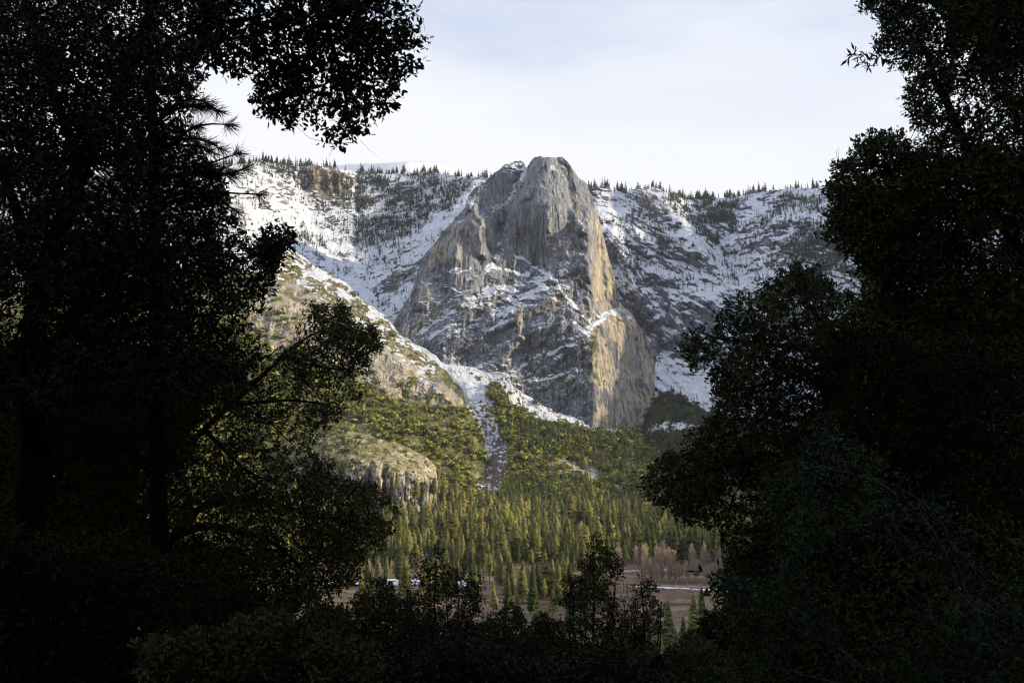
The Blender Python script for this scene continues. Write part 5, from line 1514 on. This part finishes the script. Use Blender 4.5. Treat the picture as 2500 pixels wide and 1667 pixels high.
# --- D: upper right oak
D_poly = [(2120, -80), (2108, 0), (2150, 30), (2140, 90), (2160, 150), (2215, 175), (2235, 165), (2275, 130), (2265, 170), (2225, 215), (2215, 250), (2240, 300), (2270, 330), (2230, 360), (2240, 400),
          (2330, 420), (2580, 420), (2580, -80)]
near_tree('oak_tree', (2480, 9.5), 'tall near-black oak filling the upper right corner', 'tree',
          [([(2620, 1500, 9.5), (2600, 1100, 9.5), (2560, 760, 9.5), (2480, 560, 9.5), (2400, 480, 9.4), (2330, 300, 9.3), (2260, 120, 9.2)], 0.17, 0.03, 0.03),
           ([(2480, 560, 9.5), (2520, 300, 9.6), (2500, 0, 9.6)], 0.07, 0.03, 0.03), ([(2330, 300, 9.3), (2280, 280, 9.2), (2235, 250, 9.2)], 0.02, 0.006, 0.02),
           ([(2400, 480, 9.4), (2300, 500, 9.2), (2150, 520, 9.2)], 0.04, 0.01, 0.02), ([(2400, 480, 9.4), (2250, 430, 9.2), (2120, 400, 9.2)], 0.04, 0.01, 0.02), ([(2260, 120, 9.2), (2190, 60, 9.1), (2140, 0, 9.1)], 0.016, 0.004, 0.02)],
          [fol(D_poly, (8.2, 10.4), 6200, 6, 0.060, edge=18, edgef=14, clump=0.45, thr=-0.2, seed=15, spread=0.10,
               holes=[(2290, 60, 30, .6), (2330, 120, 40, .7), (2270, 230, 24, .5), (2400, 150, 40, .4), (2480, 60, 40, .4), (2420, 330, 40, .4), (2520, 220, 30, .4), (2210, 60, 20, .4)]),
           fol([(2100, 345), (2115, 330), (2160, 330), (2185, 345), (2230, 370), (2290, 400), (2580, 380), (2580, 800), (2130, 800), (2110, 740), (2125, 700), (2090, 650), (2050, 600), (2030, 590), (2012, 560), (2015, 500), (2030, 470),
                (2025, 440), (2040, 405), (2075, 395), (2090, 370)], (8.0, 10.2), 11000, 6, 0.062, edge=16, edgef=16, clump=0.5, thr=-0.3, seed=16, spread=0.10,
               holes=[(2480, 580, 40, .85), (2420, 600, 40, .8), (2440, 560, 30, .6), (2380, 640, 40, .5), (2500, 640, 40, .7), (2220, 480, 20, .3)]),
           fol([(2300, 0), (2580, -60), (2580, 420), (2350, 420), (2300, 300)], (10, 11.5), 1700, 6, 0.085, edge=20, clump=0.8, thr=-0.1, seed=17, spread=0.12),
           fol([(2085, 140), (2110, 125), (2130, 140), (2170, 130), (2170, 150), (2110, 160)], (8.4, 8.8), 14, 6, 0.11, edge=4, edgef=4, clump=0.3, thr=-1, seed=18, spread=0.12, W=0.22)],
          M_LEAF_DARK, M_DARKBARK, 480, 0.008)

# --- F: olive oak at middle right
F_poly = [(1930, 655), (1950, 640), (1985, 660), (2010, 690), (2060, 710), (2090, 740), (2140, 730), (2580, 760), (2580, 1740), (1850, 1740), (1800, 1560), (1790, 1440), (1765, 1380), (1750, 1290), (1715, 1262),
          (1650, 1235), (1590, 1235), (1565, 1200), (1555, 1165), (1600, 1150), (1640, 1110), (1690, 1075), (1740, 1050), (1755, 1000), (1725, 940), (1700, 880), (1685, 840), (1700, 790), (1740, 760), (1800, 745), (1850, 705), (1890, 680)]
F_holes = [(1790, 830, 34, .75), (1830, 790, 24, .5), (1800, 880, 26, .5), (1760, 870, 20, .5), (2050, 760, 26, .7), (2090, 800, 26, .8), (2150, 740, 24, .6), (2110, 860, 20, .5), (2200, 1000, 40, .35), (2400, 1000, 40, .5), (2460, 1060, 30, .5), (2040, 1080, 26, .6),
           (1700, 1180, 24, .5), (1760, 1220, 30, .5), (1770, 1000, 24, .5), (1820, 1020, 20, .6), (2300, 900, 40, .3)]
near_tree('oak_tree', (2160, 14.0), 'broad olive green oak at middle right reaching toward the valley', 'tree',
          [([(2160, 1650, 14), (2170, 1400, 14), (2180, 1200, 14), (2200, 1000, 14), (2150, 900, 14), (2080, 840, 13.8), (1980, 760, 13.6), (1940, 690, 13.5)], 0.20, 0.015, 0.03),
           ([(2180, 1200, 14), (2000, 1120, 13.6), (1850, 1110, 13.3), (1720, 1150, 13.1), (1600, 1180, 13)], 0.10, 0.012, 0.03),
           ([(2150, 900, 14), (1980, 860, 13.6), (1850, 840, 13.4), (1760, 830, 13.2), (1710, 810, 13.1)], 0.08, 0.010, 0.025),
           ([(2000, 900, 13.8), (1900, 930, 13.4), (1800, 950, 13.2), (1740, 960, 13.2)], 0.04, 0.010, 0.025), ([(1850, 1110, 13.3), (1800, 1190, 13.2), (1760, 1300, 13.2)], 0.03, 0.008, 0.025),
           ([(2180, 1200, 14), (2300, 900, 14.5), (2450, 700, 14.5)], 0.11, 0.03, 0.03), ([(2330, 1700, 14), (2340, 1300, 14), (2330, 1050, 14), (2400, 800, 14)], 0.14, 0.05, 0.02)],
          [fol(F_poly, (12.0, 15.8), 42000, 7, 0.074, edge=36, edgef=14, clump=0.6, thr=-0.22, seed=20, holes=[(a_, b_, c_, e_ * 0.7) for a_, b_, c_, e_ in F_holes], spread=0.12),
           fol([(2000, 800), (2580, 760), (2580, 1740), (1880, 1740), (1840, 1400), (1880, 1150), (2000, 1000)], (15, 18.5), 17000, 6, 0.14, edge=26, clump=0.9, thr=-0.5, seed=21, holes=F_holes, spread=0.15)],
          M_LEAF_MID, M_DARKBARK, 900, 0.010)

# --- G: bay laurel with larger leaves and pale bare stems, lower right
near_tree('bay_tree', (2300, 5.5), 'bay laurel with long narrow leaves and pale bare stems at lower right', 'tree',
          [([(2420, 1900, 5.5), (2360, 1500, 5.5), (2310, 1330, 5.4), (2250, 1240, 5.4), (2190, 1190, 5.4), (2120, 1150, 5.4), (2040, 1130, 5.4), (1980, 1138, 5.4)], 0.032, 0.005, 0.008),
           ([(2360, 1500, 5.5), (2345, 1340, 5.4), (2300, 1250, 5.4), (2265, 1205, 5.4), (2190, 1188, 5.4)], 0.02, 0.006, 0.008), ([(2120, 1150, 5.4), (2035, 1125, 5.4), (2030, 1060, 5.4), (2010, 1010, 5.4)], 0.008, 0.003, 0.008),
           ([(2420, 1900, 5.5), (2300, 1600, 5.4), (2320, 1480, 5.4), (2200, 1430, 5.4)], 0.02, 0.004, 0.01), ([(2420, 1900, 5.5), (2100, 1620, 5.4), (1950, 1500, 5.4), (1800, 1440, 5.4)], 0.022, 0.004, 0.01),
           ([(2250, 1240, 5.4), (2150, 1260, 5.4), (2080, 1300, 5.4)], 0.006, 0.002, 0.008), ([(2400, 1700, 5.5), (2050, 1680, 5.4), (1850, 1620, 5.4)], 0.02, 0.004, 0.01)],
          [fol([(1960, 1060), (2000, 1010), (2060, 1060), (2200, 1150), (2380, 1260), (2580, 1300), (2580, 1740), (1740, 1740), (1720, 1640), (1760, 1580), (1740, 1500), (1800, 1470), (1730, 1440), (1740, 1415), (1800, 1430), (1880, 1380),
                (1850, 1250), (1900, 1150)], (4.8, 6.2), 3300, 5, 0.046, edge=26, edgef=16, clump=0.32, thr=-0.05, seed=24, spread=0.10, shape=8, W=0.28),
           fol([(1720, 1405), (1760, 1400), (1850, 1420), (1850, 1470), (1760, 1470), (1735, 1440)], (5.2, 5.8), 60, 6, 0.065, edge=8, edgef=8, clump=0.3, thr=-0.5, seed=25, spread=0.10, shape=8, W=0.26)],
          M_LEAF_BAY, M_GREYBARK, 170, 0.0035, maxlen=0.45)

# --- shrubs along the bottom
def shrub(name, px, Y, top, halfw, label, n=1500, L=0.034, mat=None, tall=None, ntw=170, seed=30, thr=-0.1, cat='shrub'):
    b = 1740
    poly = [(px - halfw, b), (px - halfw * 0.95, top + 0.5 * (b - top) * 0.5), (px - halfw * 0.6, top + 60), (px - halfw * 0.2, top + 15), (px, top), (px + halfw * 0.25, top + 20), (px + halfw * 0.6, top + 70),
            (px + halfw * 0.95, top + 0.35 * (b - top)), (px + halfw, b)]
    if tall:
        poly = tall
    stems = [([(px, 1900, Y), (px + nrng.uniform(-10, 10), 1700, Y), (px + nrng.uniform(-20, 20), (1700 + top) / 2, Y), (px, top + 15, Y)], 0.03, 0.004, 0.01)]
    for q in range(5):
        e = px + nrng.uniform(-0.8, 0.8) * halfw; et = top + 40 + nrng.uniform(0, 90)
        stems.append(([(px, 1850, Y), ((px + e) / 2, 1690, Y + nrng.uniform(-.4, .4)), (e, 1560, Y + nrng.uniform(-.6, .6)), (e + nrng.uniform(-15, 15), et, Y + nrng.uniform(-.6, .6))], 0.02, 0.004, 0.012))
    near_tree(name, (px, Y), label, cat, stems, [fol(poly, (Y - 1.2, Y + 1.4), n, 6, L, edge=14, edgef=16, clump=0.4, thr=thr, seed=seed, spread=0.07)], mat or M_LEAF_SHRUB, M_DARKBARK, ntw, 0.005, maxlen=2.5)


shrub('shrub', 930, 11, 1425, 130, 'brownish shrub at the bottom with fine bare stems, left of centre', 7000, 0.044, seed=31, thr=-0.4, ntw=320)
shrub('shrub', 1065, 10, 1345, 90, 'tall shrub with a slender leafy tip left of the tall conifers', 4000, 0.042, seed=32, thr=-0.3, tall=[(960, 1740), (980, 1500), (1010, 1420), (1030, 1375), (1050, 1365), (1060, 1335), (1080, 1365), (1100, 1380), (1100, 1410), (1140, 1400), (1180, 1440), (1190, 1740)])
shrub('shrub', 1230, 12, 1480, 130, 'low dark shrub at bottom centre', 4600, 0.048, seed=33, thr=-0.3, ntw=260)
shrub('shrub', 1330, 13, 1500, 110, 'low dark shrub at bottom centre right of the lowest gap', 4400, 0.048, seed=34, thr=-0.3, ntw=260)
shrub('shrub', 1450, 10, 1300, 90, 'tallest leafy shrub right of centre with a thin spire of leaves', 2700, 0.042, seed=35, thr=-0.12,
      tall=[(1370, 1740), (1380, 1560), (1370, 1460), (1395, 1410), (1425, 1420), (1435, 1360), (1440, 1300), (1448, 1285), (1458, 1320), (1470, 1330), (1500, 1350), (1515, 1390), (1500, 1430), (1520, 1480), (1560, 1560), (1580, 1740)])
shrub('shrub', 1565, 9, 1405, 70, 'open leafy shrub in front of the brown meadow', 1900, 0.036, seed=36, thr=-0.02,
      tall=[(1490, 1740), (1500, 1560), (1520, 1500), (1530, 1460), (1560, 1440), (1568, 1405), (1580, 1420), (1600, 1470), (1610, 1520), (1600, 1600), (1660, 1660), (1680, 1740)])
shrub('shrub', 800, 8, 1470, 120, 'dark twiggy shrub at the bottom beside the left oak', 4400, 0.044, seed=37, thr=-0.3, ntw=340)
shrub('shrub', 1120, 6.5, 1560, 260, 'broad dark shrub along the bottom edge', 6500, 0.044, seed=38, thr=-0.4, ntw=260)
shrub('shrub', 1480, 6.5, 1590, 220, 'dark low shrub along the bottom edge right of centre', 6000, 0.044, seed=39, thr=-0.4, ntw=240)
shrub('shrub', 1690, 8, 1560, 110, 'dim shrub at the bottom below the meadow', 3800, 0.044, M_LEAF_SHRUB, seed=40, thr=-0.3)
shrub('shrub', 640, 6.0, 1500, 300, 'black shrub at the bottom edge left of centre', 9500, 0.048, seed=41, thr=-0.4)
# yellowish bush right of the meadow
shrub('shrub', 1800, 16, 1480, 120, 'dark bush standing at the right side of the meadow view', 4200, 0.08, M_LEAF_DARK, seed=42, thr=-0.4, tall=[(1700, 1740), (1700, 1560), (1720, 1510), (1750, 1480), (1800, 1460), (1900, 1480), (1920, 1740)])
# ------------------------------------------------------------------ camera, sky, sun
cam = bpy.data.cameras.new('camera'); cam.lens = 28; cam.sensor_width = 36; cam.clip_start = 0.1; cam.clip_end = 60000
co = bpy.data.objects.new('camera', cam); COL.objects.link(co)
co.location = EYE; co.rotation_euler = (math.radians(90) + PITCH, 0, 0)
scene.camera = co
cam.dof.use_dof = True; cam.dof.focus_distance = 1500; cam.dof.aperture_fstop = 5.0

SUN = np.array([0.955, -0.14, 0.258]); SUN /= np.linalg.norm(SUN)
el = math.asin(SUN[2]); az = math.atan2(SUN[0], SUN[1])
from mathutils import Vector
sl = bpy.data.lights.new('sun', 'SUN'); sl.energy = 5.0; sl.angle = math.radians(0.5); sl.color = (1.0, 0.86, 0.60)
so = bpy.data.objects.new('sun', sl); COL.objects.link(so)
so.rotation_euler = Vector(SUN).to_track_quat('Z', 'Y').to_euler(); so.location = (300, 0, 600)

w = bpy.data.worlds.new('World'); scene.world = w; w.use_nodes = True
nt = w.node_tree; nt.nodes.clear(); N = nt.nodes; L = nt.links
out = N.new('ShaderNodeOutputWorld'); bg = N.new('ShaderNodeBackground'); bg.inputs[1].default_value = 0.1
sky = N.new('ShaderNodeTexSky'); sky.sky_type = 'NISHITA'; sky.sun_disc = False
sky.sun_elevation = el; sky.sun_rotation = az; sky.altitude = 1300; sky.dust_density = 0.6; sky.air_density = 1.0
tc = N.new('ShaderNodeTexCoord'); sep = N.new('ShaderNodeSeparateXYZ'); L.new(tc.outputs['Generated'], sep.inputs[0])
# thin high cloud: thick toward the horizon, streaked higher up
cr = N.new('ShaderNodeValToRGB'); e = cr.color_ramp.elements
e[0].position = 0.30; e[0].color = (10.6, 10.7, 11.0, 1); e[1].position = 0.60; e[1].color = (6.4, 7.3, 9.5, 1)
x = e.new(0.38); x.color = (10.3, 10.5, 11.0, 1)
x = e.new(0.48); x.color = (9.1, 9.6, 10.7, 1)
mp = N.new('ShaderNodeMapping'); mp.inputs['Scale'].default_value = (1.4, 1.4, 5.0); mp.inputs['Rotation'].default_value = (0, 0.35, 0)
L.new(tc.outputs['Generated'], mp.inputs[0])
nz = N.new('ShaderNodeTexNoise'); nz.inputs['Scale'].default_value = 1.3; nz.inputs['Detail'].default_value = 4; nz.inputs['Roughness'].default_value = 0.5
L.new(mp.outputs[0], nz.inputs['Vector'])
ma = N.new('ShaderNodeMath'); ma.operation = 'MULTIPLY_ADD'; ma.inputs[1].default_value = -0.50; L.new(nz.outputs['Fac'], ma.inputs[0])
ad = N.new('ShaderNodeMath'); ad.operation = 'ADD'; ad.inputs[1].default_value = 0.25; L.new(sep.outputs['Z'], ad.inputs[0])
L.new(ad.outputs[0], ma.inputs[2]); L.new(ma.outputs[0], cr.inputs[0])
mx = N.new('ShaderNodeMix'); mx.data_type = 'RGBA'; mx.inputs[0].default_value = 0.92
L.new(sky.outputs[0], mx.inputs['A']); L.new(cr.outputs[0], mx.inputs['B'])
L.new(mx.outputs['Result'], bg.inputs[0]); L.new(bg.outputs[0], out.inputs[0])

scene.render.engine = 'CYCLES'
scene.cycles.max_bounces = 4; scene.cycles.diffuse_bounces = 2; scene.cycles.glossy_bounces = 1; scene.cycles.transmission_bounces = 1; scene.cycles.transparent_max_bounces = 4
scene.cycles.pixel_filter_type = 'BLACKMAN_HARRIS'; scene.cycles.filter_width = 1.1
scene.view_settings.view_transform = 'Standard'; scene.view_settings.look = 'None'; scene.view_settings.exposure = 0
scene.render.resolution_x = 1024; scene.render.resolution_y = 682

# ------------------------------------------------------------------ thin blue air haze filling the valley
hz = bpy.data.materials.new('air_haze'); hz.use_nodes = True
hn = hz.node_tree; hn.nodes.clear(); ho = hn.nodes.new('ShaderNodeOutputMaterial'); hv = hn.nodes.new('ShaderNodeVolumeScatter')
hv.inputs['Color'].default_value = (0.80, 0.88, 1.0, 1); hv.inputs['Density'].default_value = 2.9e-5
hn.links.new(hv.outputs[0], ho.inputs['Volume'])
x0, x1, y0, y1, z0, z1 = -2600, 2600, 320, 5200, -60, 1300
HV = np.array([(x, y, z) for x in (x0, x1) for y in (y0, y1) for z in (z0, z1)], float)
HF = np.array([(0, 1, 3, 2), (4, 6, 7, 5), (0, 4, 5, 1), (2, 3, 7, 6), (0, 2, 6, 4), (1, 5, 7, 3)])
tag(link('haze', mesh_from('haze', HV, HF), None, hz), 'thin blue air haze filling the valley', None, None, 'structure')
scene.cycles.volume_bounces = 0
